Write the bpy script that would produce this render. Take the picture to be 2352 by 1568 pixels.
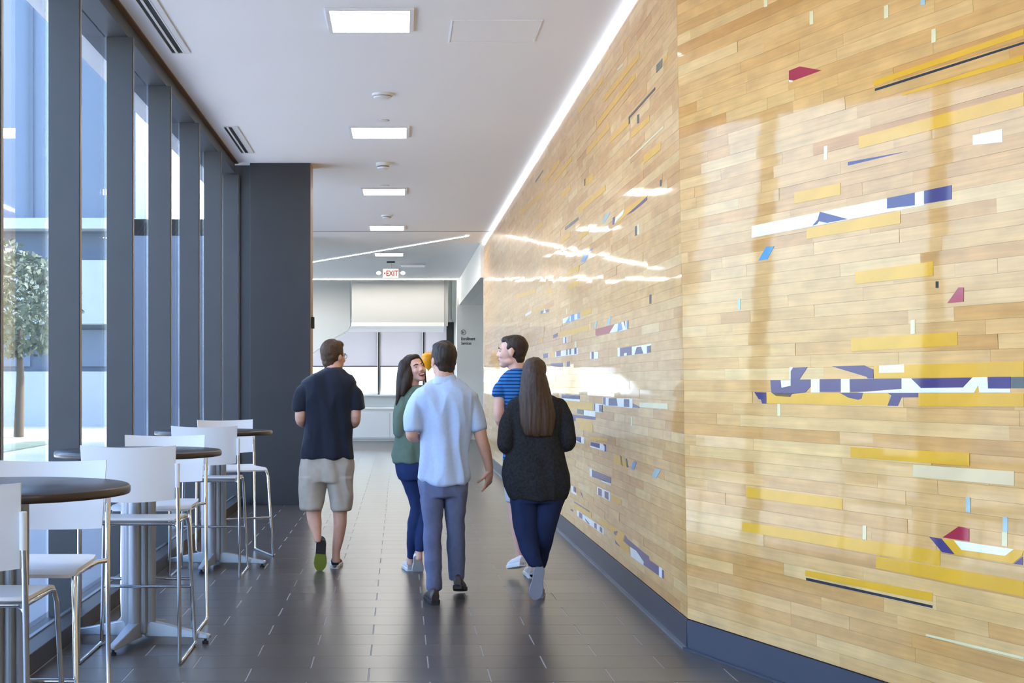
import bpy, bmesh, math, random
from mathutils import Vector, Matrix, noise as mnoise
import numpy as np

for o in list(bpy.data.objects):
    bpy.data.objects.remove(o, do_unlink=True)
SC = bpy.context.scene
COL = SC.collection
random.seed(7)

# ------------------------------------------------------------------ camera
F = 3040.0            # focal length in pixels of the 2352 x 1568 frame
CX, CY = 917.0, 877.0 # where the corridor's parallels vanish
EYE = 1.48
cam_d = bpy.data.cameras.new('camera')
cam_d.sensor_width = 36.0
cam_d.sensor_fit = 'HORIZONTAL'
cam_d.lens = F / 2352.0 * 36.0
cam_d.shift_x = (1176.0 - CX) / 2352.0
cam_d.shift_y = (CY - 784.0) / 2352.0
cam_d.clip_start = 0.05
cam_d.clip_end = 600.0
cam_d.dof.use_dof = False
cam = bpy.data.objects.new('camera', cam_d)
cam.location = (0, 0, EYE)
cam.rotation_euler = (math.radians(90), 0, 0)
COL.objects.link(cam)
SC.camera = cam

# ------------------------------------------------------------------ world, sun, exposure
W = bpy.data.worlds.new('sky')
SC.world = W
W.use_nodes = True
nt = W.node_tree
nt.nodes.clear()
wo = nt.nodes.new('ShaderNodeOutputWorld')
bg = nt.nodes.new('ShaderNodeBackground')
sk = nt.nodes.new('ShaderNodeTexSky')
sk.sky_type = 'NISHITA'
sk.sun_disc = False
sk.sun_elevation = math.radians(48)
sk.sun_rotation = math.radians(70)
sk.air_density = 1.0
sk.dust_density = 2.2
sk.ozone_density = 1.2
bg.inputs['Strength'].default_value = 0.95
nt.links.new(sk.outputs[0], bg.inputs[0])
nt.links.new(bg.outputs[0], wo.inputs[0])

sun_d = bpy.data.lights.new('sun', 'SUN')
sun_d.energy = 8.0
sun_d.angle = math.radians(0.6)
sun_d.color = (1.0, 0.95, 0.87)
sun = bpy.data.objects.new('sun', sun_d)
sun.rotation_euler = Vector((-0.78, -0.28, -0.95)).to_track_quat('-Z', 'Y').to_euler()
COL.objects.link(sun)

SC.view_settings.view_transform = 'Standard'
SC.view_settings.look = 'None'
SC.view_settings.gamma = 1.0
SC.view_settings.use_curve_mapping = False
SC.view_settings.exposure = 0.95
SC.cycles.use_denoising = True
SC.cycles.max_bounces = 10
SC.cycles.diffuse_bounces = 5
SC.cycles.glossy_bounces = 4
SC.cycles.transparent_max_bounces = 12
SC.cycles.sample_clamp_indirect = 6.0

PANEL_E = 13.0      # ceiling panels
STRIP_E = 38.0      # linear lights
COVE_E = 1.5

# ------------------------------------------------------------------ helpers
def P(x, y, d):
    """the point seen at pixel (x, y) at distance d along the corridor"""
    return Vector(((x - CX) / F * d, d, EYE - (y - CY) / F * d))

def tag(o, label=None, cat=None, group=None, kind=None):
    if label: o['label'] = label
    if cat: o['category'] = cat
    if group: o['group'] = group
    if kind: o['kind'] = kind
    return o

def link(o, parent=None):
    COL.objects.link(o)
    if parent is not None:
        o.parent = parent
    return o

def empty(name, loc=(0, 0, 0), rz=0.0):
    o = bpy.data.objects.new(name, None)
    o.location = loc
    o.rotation_euler = (0, 0, rz)
    o.empty_display_size = 0.1
    return link(o)

class MB:
    def __init__(s):
        s.v = []; s.f = []
    def add(s, vs, fs):
        n = len(s.v)
        s.v.extend([tuple(v) for v in vs])
        s.f.extend([tuple(i + n for i in f) for f in fs])
        return s
    def box(s, x0, x1, y0, y1, z0, z1):
        vs = [(x0,y0,z0),(x1,y0,z0),(x1,y1,z0),(x0,y1,z0),(x0,y0,z1),(x1,y0,z1),(x1,y1,z1),(x0,y1,z1)]
        return s.add(vs, [(0,3,2,1),(4,5,6,7),(0,1,5,4),(1,2,6,5),(2,3,7,6),(3,0,4,7)])
    def prism(s, pts, ext):
        """closed polygon (3D points) pushed along ext"""
        n = len(pts); ext = Vector(ext)
        vs = [Vector(p) for p in pts] + [Vector(p) + ext for p in pts]
        fs = [tuple(range(n - 1, -1, -1)), tuple(range(n, 2 * n))]
        fs += [(i, (i + 1) % n, n + (i + 1) % n, n + i) for i in range(n)]
        return s.add(vs, fs)
    def rings(s, rings, cap=True):
        n = len(rings[0]); vs = [p for r in rings for p in r]; fs = []
        for i in range(len(rings) - 1):
            for j in range(n):
                k = (j + 1) % n
                fs.append((i*n + j, i*n + k, (i+1)*n + k, (i+1)*n + j))
        if cap:
            fs.append(tuple(range(n - 1, -1, -1)))
            b = (len(rings) - 1) * n
            fs.append(tuple(range(b, b + n)))
        return s.add(vs, fs)
    def lathe(s, prof, c=(0,0,0), n=32):
        c = Vector(c)
        rr = []
        for r, z in prof:
            rr.append([c + Vector((r*math.cos(2*math.pi*j/n), r*math.sin(2*math.pi*j/n), z)) for j in range(n)])
        return s.rings(rr)
    def tube(s, pts, r, n=10, smooth=0, closed_cap=True, ref=None):
        """pts: points; r: radius or list of radii (or (ru, rv) pairs)"""
        pts = [Vector(p) for p in pts]
        rs = [r] * len(pts) if not isinstance(r, (list, tuple)) else list(r)
        rs = [(q, q) if not isinstance(q, (list, tuple)) else tuple(q) for q in rs]
        if smooth:
            pts, rs = catmull(pts, rs, smooth)
        rg = []
        ref0 = Vector(ref) if ref is not None else None
        prev = None
        for i, p in enumerate(pts):
            a = pts[max(i-1, 0)]; b = pts[min(i+1, len(pts)-1)]
            t = (b - a)
            t = t.normalized() if t.length > 1e-9 else Vector((0,0,1))
            if prev is None:
                rf = ref0 or (Vector((0,1,0)) if abs(t.y) < .9 else Vector((0,0,1)))
            else:
                rf = ref0 if ref0 is not None and abs(ref0.dot(t)) < .95 else prev
            v = (rf - t * rf.dot(t)).normalized()
            u = v.cross(t).normalized()
            prev = v
            rg.append([p + u*(rs[i][0]*math.cos(2*math.pi*j/n)) + v*(rs[i][1]*math.sin(2*math.pi*j/n)) for j in range(n)])
        return s.rings(rg)
    def limb(s, pts, r, n=14, smooth=4, ref=None, flat=False):
        """tube with rounded ends"""
        pts = [Vector(p) for p in pts]
        rs = [(q, q) if not isinstance(q, (list, tuple)) else tuple(q) for q in r]
        P2, R2 = catmull(pts, rs, smooth)
        t0 = (P2[0] - P2[1]).normalized(); t1 = (P2[-1] - P2[-2]).normalized()
        m0 = min(R2[0]); m1 = min(R2[-1])
        a = []; ar = []
        for k in (1.0, .85, .5):
            a.append(P2[0] + t0*m0*k); q = math.sqrt(max(1 - k*k, 0.004)); ar.append((R2[0][0]*q, R2[0][1]*q))
        b = []; br = []
        for k in (.5, .85, 1.0):
            b.append(P2[-1] + t1*m1*k); q = math.sqrt(max(1 - k*k, 0.004)); br.append((R2[-1][0]*q, R2[-1][1]*q))
        if flat: b, br = [], []
        return s.tube(a + P2 + b, ar + R2 + br, n=n, ref=ref)
    def ball(s, c, r, M=None, n=20, m=12):
        c = Vector(c)
        if not isinstance(r, (list, tuple)): r = (r, r, r)
        rg = []
        for i in range(m + 1):
            th = math.pi * (0.02 + 0.96 * i / m)
            ring = []
            for j in range(n):
                ph = 2*math.pi*j/n
                q = Vector((r[0]*math.sin(th)*math.cos(ph), r[1]*math.sin(th)*math.sin(ph), -r[2]*math.cos(th)))
                if M is not None: q = M @ q
                ring.append(c + q)
            rg.append(ring)
        return s.rings(rg)
    def mesh(s, name):
        me = bpy.data.meshes.new(name)
        me.from_pydata(s.v, [], s.f)
        me.update()
        return me
    def build(s, name, mat, parent=None, smooth=False, bevel=0.0, fix=True):
        me = s.mesh(name)
        if fix:
            bm = bmesh.new(); bm.from_mesh(me)
            bmesh.ops.recalc_face_normals(bm, faces=bm.faces)
            if bevel > 0:
                ed = [e for e in bm.edges if len(e.link_faces) == 2 and e.calc_face_angle(0) > 0.6]
                bmesh.ops.bevel(bm, geom=ed, offset=bevel, segments=2, affect='EDGES', profile=0.6)
            bm.to_mesh(me); bm.free()
        if mat is not None: me.materials.append(mat)
        if smooth: shade_smooth(me)
        o = bpy.data.objects.new(name, me)
        return link(o, parent)

def shade_smooth(me, angle=0.7):
    me.polygons.foreach_set('use_smooth', [True] * len(me.polygons))
    try:
        me.set_sharp_from_angle(angle=angle)
    except Exception:
        pass

def catmull(pts, rs, k):
    if len(pts) < 2: return pts, rs
    P2 = []; R2 = []
    n = len(pts)
    for i in range(n - 1):
        p0 = pts[max(i-1, 0)]; p1 = pts[i]; p2 = pts[i+1]; p3 = pts[min(i+2, n-1)]
        for q in range(k):
            t = q / k
            P2.append(0.5*((2*p1) + (p2-p0)*t + (2*p0-5*p1+4*p2-p3)*t*t + (3*p1-p0-3*p2+p3)*t**3))
            R2.append((rs[i][0]*(1-t) + rs[i+1][0]*t, rs[i][1]*(1-t) + rs[i+1][1]*t))
    P2.append(pts[-1]); R2.append(rs[-1])
    return P2, R2

VS = bpy.data.scenes.new('workbench')     # a side scene for shaping meshes quickly
def vox(mb, size, smooth=3, disp=None):
    """one continuous skin around the overlapping solids of mb"""
    me = mb.mesh('tmp')
    bm = bmesh.new(); bm.from_mesh(me)
    bmesh.ops.recalc_face_normals(bm, faces=bm.faces)
    bm.to_mesh(me); bm.free()
    o = bpy.data.objects.new('tmp', me); VS.collection.objects.link(o)
    r = o.modifiers.new('r', 'REMESH'); r.mode = 'VOXEL'; r.voxel_size = size; r.adaptivity = 0
    if smooth:
        s = o.modifiers.new('s', 'SMOOTH'); s.factor = 0.5; s.iterations = smooth
    with bpy.context.temp_override(scene=VS, view_layer=VS.view_layers[0]):
        dg = bpy.context.evaluated_depsgraph_get()
        ev = o.evaluated_get(dg)
        out = bpy.data.meshes.new_from_object(ev, depsgraph=dg)
    bpy.data.objects.remove(o, do_unlink=True)
    bpy.data.meshes.remove(me)
    if disp is not None:
        amp, sc = disp[0], Vector(disp[1])
        n = len(out.vertices)
        co = np.empty(n*3, dtype=np.float32); no = np.empty(n*3, dtype=np.float32)
        out.vertices.foreach_get('co', co); out.vertex_normals.foreach_get('vector', no)
        co = co.reshape(-1, 3); no = no.reshape(-1, 3)
        q = np.empty(n, dtype=np.float32)
        for i in range(n):
            p = Vector((co[i, 0]*sc.x, co[i, 1]*sc.y, co[i, 2]*sc.z))
            q[i] = mnoise.noise(p) + 0.5*mnoise.noise(p*2.1 + Vector((5.1, 1.7, 3.3)))
            if len(disp) > 2:      # cloth: soft ridges, slanting a little
                p2 = Vector((p.x + .35*p.z, p.y, p.z*.8)) + Vector((9.2, 4.4, 1.3))
                q[i] = .6*q[i] + .9 - 2.2*abs(mnoise.noise(p2))
        co = co + no * (amp * q)[:, None]
        out.vertices.foreach_set('co', co.astype(np.float32).ravel())
        out.update()
    out.polygons.foreach_set('use_smooth', [True]*len(out.polygons))
    return out

def add_mesh(name, me, mat, parent=None):
    me.name = name
    me.materials.clear()
    me.materials.append(mat)
    return link(bpy.data.objects.new(name, me), parent)

def copy_tree(o, parent=None):
    c = o.copy(); COL.objects.link(c); c.parent = parent
    for ch in list(o.children):
        copy_tree(ch, c)
    return c

def text_mesh(s, size, name, mat, M, parent=None, extrude=0.001, bold=False):
    cu = bpy.data.curves.new(name, 'FONT')
    cu.body = s; cu.size = size; cu.extrude = extrude
    if bold: cu.offset = size * 0.014
    cu.resolution_u = 3
    o = bpy.data.objects.new('tmp', cu); COL.objects.link(o)
    dg = bpy.context.evaluated_depsgraph_get()
    me = bpy.data.meshes.new_from_object(o.evaluated_get(dg), depsgraph=dg)
    bpy.data.objects.remove(o, do_unlink=True)
    me.name = name
    me.transform(M)
    me.materials.clear(); me.materials.append(mat)
    return link(bpy.data.objects.new(name, me), parent)

# ------------------------------------------------------------------ materials
def srgb(r, g, b):
    f = lambda c: (c/255/12.92) if c/255 <= .04045 else ((c/255 + .055)/1.055)**2.4
    return (f(r), f(g), f(b))

def mat(name, col, rough=0.5, metal=0.0, spec=0.5, coat=0.0, coat_r=0.03, noise=0.0, nscale=8.0, nstretch=(1,1,1),
        bump=0.0, bscale=200.0, emit=None, es=0.0, sub=0.0, trans=0.0, sheen=0.0):
    m = bpy.data.materials.new(name); m.use_nodes = True
    t = m.node_tree; b = t.nodes['Principled BSDF']
    b.inputs['Base Color'].default_value = (*col, 1)
    b.inputs['Roughness'].default_value = rough
    b.inputs['Metallic'].default_value = metal
    b.inputs['Specular IOR Level'].default_value = spec
    b.inputs['Coat Weight'].default_value = coat
    b.inputs['Coat Roughness'].default_value = coat_r
    if sub:
        b.inputs['Subsurface Weight'].default_value = sub
        b.inputs['Subsurface Radius'].default_value = (0.012, 0.005, 0.003)
    if sheen:
        b.inputs['Sheen Weight'].default_value = sheen
    if emit is not None:
        b.inputs['Emission Color'].default_value = (*emit, 1)
        b.inputs['Emission Strength'].default_value = es
    if noise > 0 or bump > 0:
        tc = t.nodes.new('ShaderNodeTexCoord')
        mp = t.nodes.new('ShaderNodeMapping'); mp.inputs['Scale'].default_value = nstretch
        t.links.new(tc.outputs['Object'], mp.inputs[0])
    if noise > 0:
        nz = t.nodes.new('ShaderNodeTexNoise'); nz.inputs['Scale'].default_value = nscale; nz.inputs['Detail'].default_value = 5
        t.links.new(mp.outputs[0], nz.inputs['Vector'])
        mr = t.nodes.new('ShaderNodeMapRange'); mr.inputs[1].default_value = .3; mr.inputs[2].default_value = .7
        mr.inputs[3].default_value = 1 - noise; mr.inputs[4].default_value = 1 + noise
        t.links.new(nz.outputs[0], mr.inputs[0])
        mx = t.nodes.new('ShaderNodeVectorMath'); mx.operation = 'SCALE'; mx.inputs[0].default_value = col
        t.links.new(mr.outputs[0], mx.inputs['Scale'])
        t.links.new(mx.outputs[0], b.inputs['Base Color'])
    if bump > 0:
        nb = t.nodes.new('ShaderNodeTexNoise'); nb.inputs['Scale'].default_value = bscale; nb.inputs['Detail'].default_value = 3
        t.links.new(mp.outputs[0], nb.inputs['Vector'])
        bp = t.nodes.new('ShaderNodeBump'); bp.inputs['Strength'].default_value = bump; bp.inputs['Distance'].default_value = 0.002
        t.links.new(nb.outputs[0], bp.inputs['Height'])
        t.links.new(bp.outputs[0], b.inputs['Normal'])
    return m

def emit_mat(name, col, s):
    m = bpy.data.materials.new(name); m.use_nodes = True
    t = m.node_tree; t.nodes.clear()
    o = t.nodes.new('ShaderNodeOutputMaterial'); e = t.nodes.new('ShaderNodeEmission')
    e.inputs[0].default_value = (*col, 1); e.inputs[1].default_value = s
    t.links.new(e.outputs[0], o.inputs[0])
    return m

def glass_mat(name, tint, f0=0.04, refl=(1,1,1)):
    """thin clear pane: mirror by Fresnel over a tinted see-through"""
    m = bpy.data.materials.new(name); m.use_nodes = True
    t = m.node_tree; t.nodes.clear()
    o = t.nodes.new('ShaderNodeOutputMaterial')
    tr = t.nodes.new('ShaderNodeBsdfTransparent'); tr.inputs[0].default_value = (*tint, 1)
    gl = t.nodes.new('ShaderNodeBsdfGlossy'); gl.inputs['Roughness'].default_value = 0.0; gl.inputs[0].default_value = (*refl, 1)
    ge = t.nodes.new('ShaderNodeNewGeometry')
    dt = t.nodes.new('ShaderNodeVectorMath'); dt.operation = 'DOT_PRODUCT'
    t.links.new(ge.outputs['Incoming'], dt.inputs[0]); t.links.new(ge.outputs['Normal'], dt.inputs[1])
    def mth(op, a, b):
        n = t.nodes.new('ShaderNodeMath'); n.operation = op
        for i, q in enumerate((a, b)):
            if q is None: continue
            if isinstance(q, (int, float)): n.inputs[i].default_value = q
            else: t.links.new(q, n.inputs[i])
        return n.outputs[0]
    c = mth('ABSOLUTE', dt.outputs['Value'], None)
    fr = mth('MULTIPLY_ADD', mth('POWER', mth('SUBTRACT', 1.0, c), 5.0), 1.0 - f0)
    fr.node.inputs[2].default_value = f0
    mx = t.nodes.new('ShaderNodeMixShader')
    t.links.new(fr, mx.inputs[0]); t.links.new(tr.outputs[0], mx.inputs[1]); t.links.new(gl.outputs[0], mx.inputs[2])
    t.links.new(mx.outputs[0], o.inputs[0])
    return m

def wood_mat(name, use_attr, rotz, roughness=0.32):
    """maple boards: tone by board, streaky grain along the board, glossy varnish"""
    m = bpy.data.materials.new(name); m.use_nodes = True
    t = m.node_tree; L = t.links; b = t.nodes['Principled BSDF']
    if use_attr:
        rn = t.nodes.new('ShaderNodeAttribute'); rn.attribute_name = 'rnd'; rnd = rn.outputs['Fac']
    else:
        rn = t.nodes.new('ShaderNodeObjectInfo'); rnd = rn.outputs['Random']
    ramp = t.nodes.new('ShaderNodeValToRGB')
    cr = ramp.color_ramp
    cr.elements[0].position = 0.0; cr.elements[0].color = (*srgb(202, 146, 78), 1)
    cr.elements[1].position = 1.0; cr.elements[1].color = (*srgb(230, 192, 130), 1)
    for p, c in ((.06, (211, 159, 91)), (.25, (216, 167, 100)), (.5, (219, 172, 106)), (.75, (222, 176, 111)), (.94, (225, 183, 119))):
        e = cr.elements.new(p); e.color = (*srgb(*c), 1)
    L.new(rnd, ramp.inputs[0])
    ge = t.nodes.new('ShaderNodeNewGeometry')
    mp = t.nodes.new('ShaderNodeMapping'); mp.inputs['Rotation'].default_value = (0, 0, rotz)
    L.new(ge.outputs['Position'], mp.inputs[0])
    off = t.nodes.new('ShaderNodeVectorMath'); off.operation = 'MULTIPLY_ADD'
    cmb = t.nodes.new('ShaderNodeCombineXYZ')
    mu = t.nodes.new('ShaderNodeMath'); mu.operation = 'MULTIPLY'; mu.inputs[1].default_value = 37.0
    L.new(rnd, mu.inputs[0]); L.new(mu.outputs[0], cmb.inputs[1])
    off.inputs[1].default_value = (1, 1, 1)
    L.new(mp.outputs[0], off.inputs[0]); L.new(cmb.outputs[0], off.inputs[2])
    sc = t.nodes.new('ShaderNodeMapping'); sc.inputs['Scale'].default_value = (2.0, 2.0, 60.0)
    L.new(off.outputs[0], sc.inputs[0])
    nz = t.nodes.new('ShaderNodeTexNoise'); nz.inputs['Scale'].default_value = 1.0; nz.inputs['Detail'].default_value = 6; nz.inputs['Roughness'].default_value = .6
    L.new(sc.outputs[0], nz.inputs['Vector'])
    sc2 = t.nodes.new('ShaderNodeMapping'); sc2.inputs['Scale'].default_value = (5.0, 5.0, 9.0)
    L.new(off.outputs[0], sc2.inputs[0])
    nz2 = t.nodes.new('ShaderNodeTexNoise'); nz2.inputs['Scale'].default_value = 1.0; nz2.inputs['Detail'].default_value = 3
    L.new(sc2.outputs[0], nz2.inputs['Vector'])
    mr = t.nodes.new('ShaderNodeMapRange'); mr.inputs[1].default_value = .3; mr.inputs[2].default_value = .7; mr.inputs[3].default_value = .88; mr.inputs[4].default_value = 1.08
    L.new(nz.outputs[0], mr.inputs[0])
    mr2 = t.nodes.new('ShaderNodeMapRange'); mr2.inputs[1].default_value = .3; mr2.inputs[2].default_value = .7; mr2.inputs[3].default_value = .86; mr2.inputs[4].default_value = 1.08
    L.new(nz2.outputs[0], mr2.inputs[0])
    m1 = t.nodes.new('ShaderNodeMath'); m1.operation = 'MULTIPLY'
    L.new(mr.outputs[0], m1.inputs[0]); L.new(mr2.outputs[0], m1.inputs[1])
    sv = t.nodes.new('ShaderNodeVectorMath'); sv.operation = 'SCALE'
    L.new(ramp.outputs[0], sv.inputs[0]); L.new(m1.outputs[0], sv.inputs['Scale'])
    L.new(sv.outputs[0], b.inputs['Base Color'])
    b.inputs['Roughness'].default_value = roughness
    b.inputs['Specular IOR Level'].default_value = 0.06
    b.inputs['Coat Weight'].default_value = 0.65
    b.inputs['Coat Roughness'].default_value = 0.045
    b.inputs['Coat IOR'].default_value = 1.5
    return m

def tile_mat(name, use_attr):
    m = bpy.data.materials.new(name); m.use_nodes = True
    t = m.node_tree; L = t.links; b = t.nodes['Principled BSDF']
    if use_attr:
        rn = t.nodes.new('ShaderNodeAttribute'); rn.attribute_name = 'rnd'; rnd = rn.outputs['Fac']
    else:
        rn = t.nodes.new('ShaderNodeObjectInfo'); rnd = rn.outputs['Random']
    ge = t.nodes.new('ShaderNodeNewGeometry')
    nz = t.nodes.new('ShaderNodeTexNoise'); nz.inputs['Scale'].default_value = 7; nz.inputs['Detail'].default_value = 6
    L.new(ge.outputs['Position'], nz.inputs['Vector'])
    ad = t.nodes.new('ShaderNodeMath'); ad.operation = 'ADD'; L.new(rnd, ad.inputs[0]); L.new(nz.outputs[0], ad.inputs[1])
    mr = t.nodes.new('ShaderNodeMapRange'); mr.inputs[1].default_value = .3; mr.inputs[2].default_value = 1.7
    mr.inputs[3].default_value = 0.85; mr.inputs[4].default_value = 1.15
    L.new(ad.outputs[0], mr.inputs[0])
    sv = t.nodes.new('ShaderNodeVectorMath'); sv.operation = 'SCALE'; sv.inputs[0].default_value = (0.072, 0.061, 0.054)
    L.new(mr.outputs[0], sv.inputs['Scale']); L.new(sv.outputs[0], b.inputs['Base Color'])
    b.inputs['Roughness'].default_value = 0.30
    b.inputs['Specular IOR Level'].default_value = 0.5
    nb = t.nodes.new('ShaderNodeTexNoise'); nb.inputs['Scale'].default_value = 130; nb.inputs['Detail'].default_value = 3
    L.new(ge.outputs['Position'], nb.inputs['Vector'])
    bp = t.nodes.new('ShaderNodeBump'); bp.inputs['Strength'].default_value = .12; bp.inputs['Distance'].default_value = .001
    L.new(nb.outputs[0], bp.inputs['Height']); L.new(bp.outputs[0], b.inputs['Normal'])
    return m

M = {}
M['ceiling'] = mat('ceiling_paint', (0.88, 0.88, 0.88), rough=0.85, spec=0.2)
M['white_wall'] = mat('white_wall_paint', (0.83, 0.82, 0.79), rough=0.7, spec=0.3)
M['grey_wall'] = mat('pale_grey_paint', (0.56, 0.56, 0.54), rough=0.7, spec=0.3)
M['slate'] = mat('slate_metal_panel', srgb(68, 70, 74), rough=0.42, spec=0.5, noise=0.04, nscale=3)
M['slate_col'] = mat('slate_column_panel', srgb(56, 57, 60), rough=0.5, spec=0.4, noise=0.04, nscale=3)
M['bronze'] = mat('bronze_edge_trim', srgb(120, 88, 60), rough=0.45, metal=0.3)
M['dark_sill'] = mat('dark_sill_metal', srgb(60, 58, 58), rough=0.45, noise=0.08, nscale=5)
M['sill_edge'] = mat('sill_edge_metal', srgb(125, 135, 145), rough=0.35, metal=0.5)
M['alu'] = mat('aluminium_bead', srgb(138, 126, 118), rough=0.35, metal=0.5)
M['grout'] = mat('grout', srgb(158, 158, 160), rough=0.8)
M['tile_o'] = tile_mat('slate_floor_tile', False)
M['tile_m'] = tile_mat('slate_floor_tile_field', True)
M['wood_no'] = wood_mat('maple_board_angled', False, math.radians(-18.9))
M['wood_nm'] = wood_mat('maple_board_angled_field', True, math.radians(-18.9))
M['wood_fo'] = wood_mat('maple_board', False, 0.0)
M['wood_fm'] = wood_mat('maple_board_field', True, 0.0)
M['joint'] = mat('board_joint', srgb(186, 140, 84), rough=0.6)
M['base'] = mat('navy_grey_base_rubber', srgb(54, 58, 74), rough=0.35, spec=0.5)
M['glass'] = glass_mat('window_glass', (0.86, 0.90, 0.94))
M['glass_far'] = glass_mat('far_window_glass', (0.96, 0.98, 0.99))
M['white_plastic'] = mat('white_plastic', srgb(232, 231, 230), rough=0.38, spec=0.5)
M['white_trim'] = mat('white_trim', srgb(238, 238, 236), rough=0.5)
M['black'] = mat('black_plastic', (0.015, 0.015, 0.016), rough=0.5)
M['chrome'] = mat('chrome', (0.80, 0.80, 0.80), rough=0.12, metal=1.0)
M['silver'] = mat('silver_paint', srgb(158, 164, 172), rough=0.38, metal=0.55)
M['table_top'] = mat('dark_laminate', srgb(46, 40, 40), rough=0.30, spec=0.5, noise=0.1, nscale=20)
M['table_edge'] = mat('dark_edge_band', srgb(52, 40, 36), rough=0.28)
M['panel_light'] = emit_mat('lit_diffuser', (1.0, 0.97, 0.92), PANEL_E)
M['strip_light'] = emit_mat('lit_strip', (1.0, 0.93, 0.84), STRIP_E)
M['cove_light'] = emit_mat('lit_cove', (0.93, 0.96, 1.0), COVE_E)
M['exit_face'] = emit_mat('lit_exit_face', (1.0, 0.97, 0.90), .55)
M['exit_red'] = emit_mat('lit_exit_letter', (0.75, 0.05, 0.03), 0.32)
M['lamp_head'] = emit_mat('lit_lamp_head', (1.0, 0.98, 0.95), 0.9)
M['shade'] = None
PAINT = {
    'Y': srgb(226, 172, 50), 'P': srgb(72, 62, 112), 'W': srgb(238, 240, 238), 'B': srgb(92, 152, 208),
    'R': srgb(165, 38, 62), 'K': srgb(52, 54, 62), 'C': srgb(226, 216, 168), 'G': srgb(98, 102, 94),
    'T': srgb(160, 190, 190), 'L': srgb(226, 205, 160),
}
for k, c in PAINT.items():
    M['paint_' + k] = mat('court_paint_' + {'Y':'yellow','P':'purple','W':'white','B':'blue','R':'red','K':'black','C':'cream','G':'grey','T':'teal','L':'pale'}[k],
                          c, rough=0.35, spec=.06, coat=0.65, coat_r=0.045, noise=0.06, nscale=6)

# translucent roller shade cloth
m = bpy.data.materials.new('shade_cloth'); m.use_nodes = True
t = m.node_tree; t.nodes.clear()
o_ = t.nodes.new('ShaderNodeOutputMaterial'); d_ = t.nodes.new('ShaderNodeBsdfDiffuse'); tl = t.nodes.new('ShaderNodeBsdfTranslucent'); tp = t.nodes.new('ShaderNodeBsdfTransparent')
d_.inputs[0].default_value = (0.33, 0.32, 0.34, 1); tl.inputs[0].default_value = (0.26, 0.25, 0.25, 1)
m1 = t.nodes.new('ShaderNodeAddShader'); m2 = t.nodes.new('ShaderNodeMixShader'); m2.inputs[0].default_value = 0.05
t.links.new(d_.outputs[0], m1.inputs[0]); t.links.new(tl.outputs[0], m1.inputs[1])
t.links.new(m1.outputs[0], m2.inputs[1]); t.links.new(tp.outputs[0], m2.inputs[2]); t.links.new(m2.outputs[0], o_.inputs[0])
M['shade'] = m
# ================================================================== the setting
CEIL = 4.12
XG = -2.15           # glass line
XF = -1.95           # inner edge of the window fins
XW = 1.60            # face of the wood wall
Y_END = 25.07        # far end of the wood wall

# ---- floor: grout bed and tiles
fl = MB().box(-4.8, 6.6, -3.2, 39.4, -0.20, -0.002).build('floor', M['grout'])
tag(fl, 'dark slate tile floor of the hallway', None, kind='structure')
TW, TD, G2, G3 = 0.61, 0.305, 0.0034, 0.0006
tiles = []
r0 = 6.85
for k in range(-33, 107):
    y0 = r0 + k * TD; y1 = y0 + TD
    if y1 > 39.3 or y0 < -3.1: continue
    xs = -0.459 if k % 2 == 0 else -0.764
    for j in range(-12, 14):
        x0 = xs + j * TW; x1 = x0 + TW
        lo = -1.86 if y0 < 16.0 else (-2.1 if y0 < 24 else -4.6)
        hi = 6.4
        if y0 > 7.3 and y0 < Y_END - .1: hi = 1.60
        if y0 <= 7.3: hi = min(6.4, 1.60 + 0.343 * (7.3 - y0) + .02)
        a = max(x0, lo); b = min(x1, hi)
        if b - a < 0.02: continue
        tiles.append((a + G2, b - G2, y0 + G3, y1 - G3))
def tile_score(tl):
    a, b, y0, y1 = tl
    ym = (y0 + y1) / 2
    if ym < 6.35: return -1
    xp = CX + (a + b) / 2 / ym * F
    if xp < 20 or xp > 2300: return -1
    return (b - a) / ym / ym
order = sorted(range(len(tiles)), key=lambda i: -tile_score(tiles[i]))
near = set(order[:300])
unit = {}
def tile_mesh(w, d):
    key = (round(w, 3), round(d, 3))
    if key not in unit:
        w2, d2, c = w/2, d/2, 0.0012
        rg = [[(-w2,-d2,-.006),(w2,-d2,-.006),(w2,d2,-.006),(-w2,d2,-.006)],
              [(-w2,-d2,-c),(w2,-d2,-c),(w2,d2,-c),(-w2,d2,-c)],
              [(-w2+c,-d2+c,0),(w2-c,-d2+c,0),(w2-c,d2-c,0),(-w2+c,d2-c,0)]]
        me = MB().rings([[Vector(p) for p in r] for r in rg]).mesh('floor_tile')
        me.materials.append(M['tile_o'])
        unit[key] = me
    return unit[key]
rest_v = []; rest_f = []; rest_r = []
for i, (a, b, y0, y1) in enumerate(tiles):
    if i in near:
        o = bpy.data.objects.new('floor_tile', tile_mesh(b - a, y1 - y0))
        o.location = ((a + b)/2, (y0 + y1)/2, 0)
        link(o, fl)
    else:
        n = len(rest_v)
        rest_v += [(a,y0,-.006),(b,y0,-.006),(b,y1,-.006),(a,y1,-.006),(a,y0,0),(b,y0,0),(b,y1,0),(a,y1,0)]
        rest_f += [(n+4,n+5,n+6,n+7),(n,n+1,n+5,n+4),(n+1,n+2,n+6,n+5),(n+2,n+3,n+7,n+6),(n+3,n,n+4,n+7)]
        rest_r += [random.random()] * 5
me = bpy.data.meshes.new('floor_tile_field'); me.from_pydata(rest_v, [], rest_f); me.update()
at = me.attributes.new('rnd', 'FLOAT', 'FACE'); at.data.foreach_set('value', rest_r)
me.materials.append(M['tile_m'])
o = link(bpy.data.objects.new('floor_tile_field', me), fl); tag(o, kind='stuff')

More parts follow.
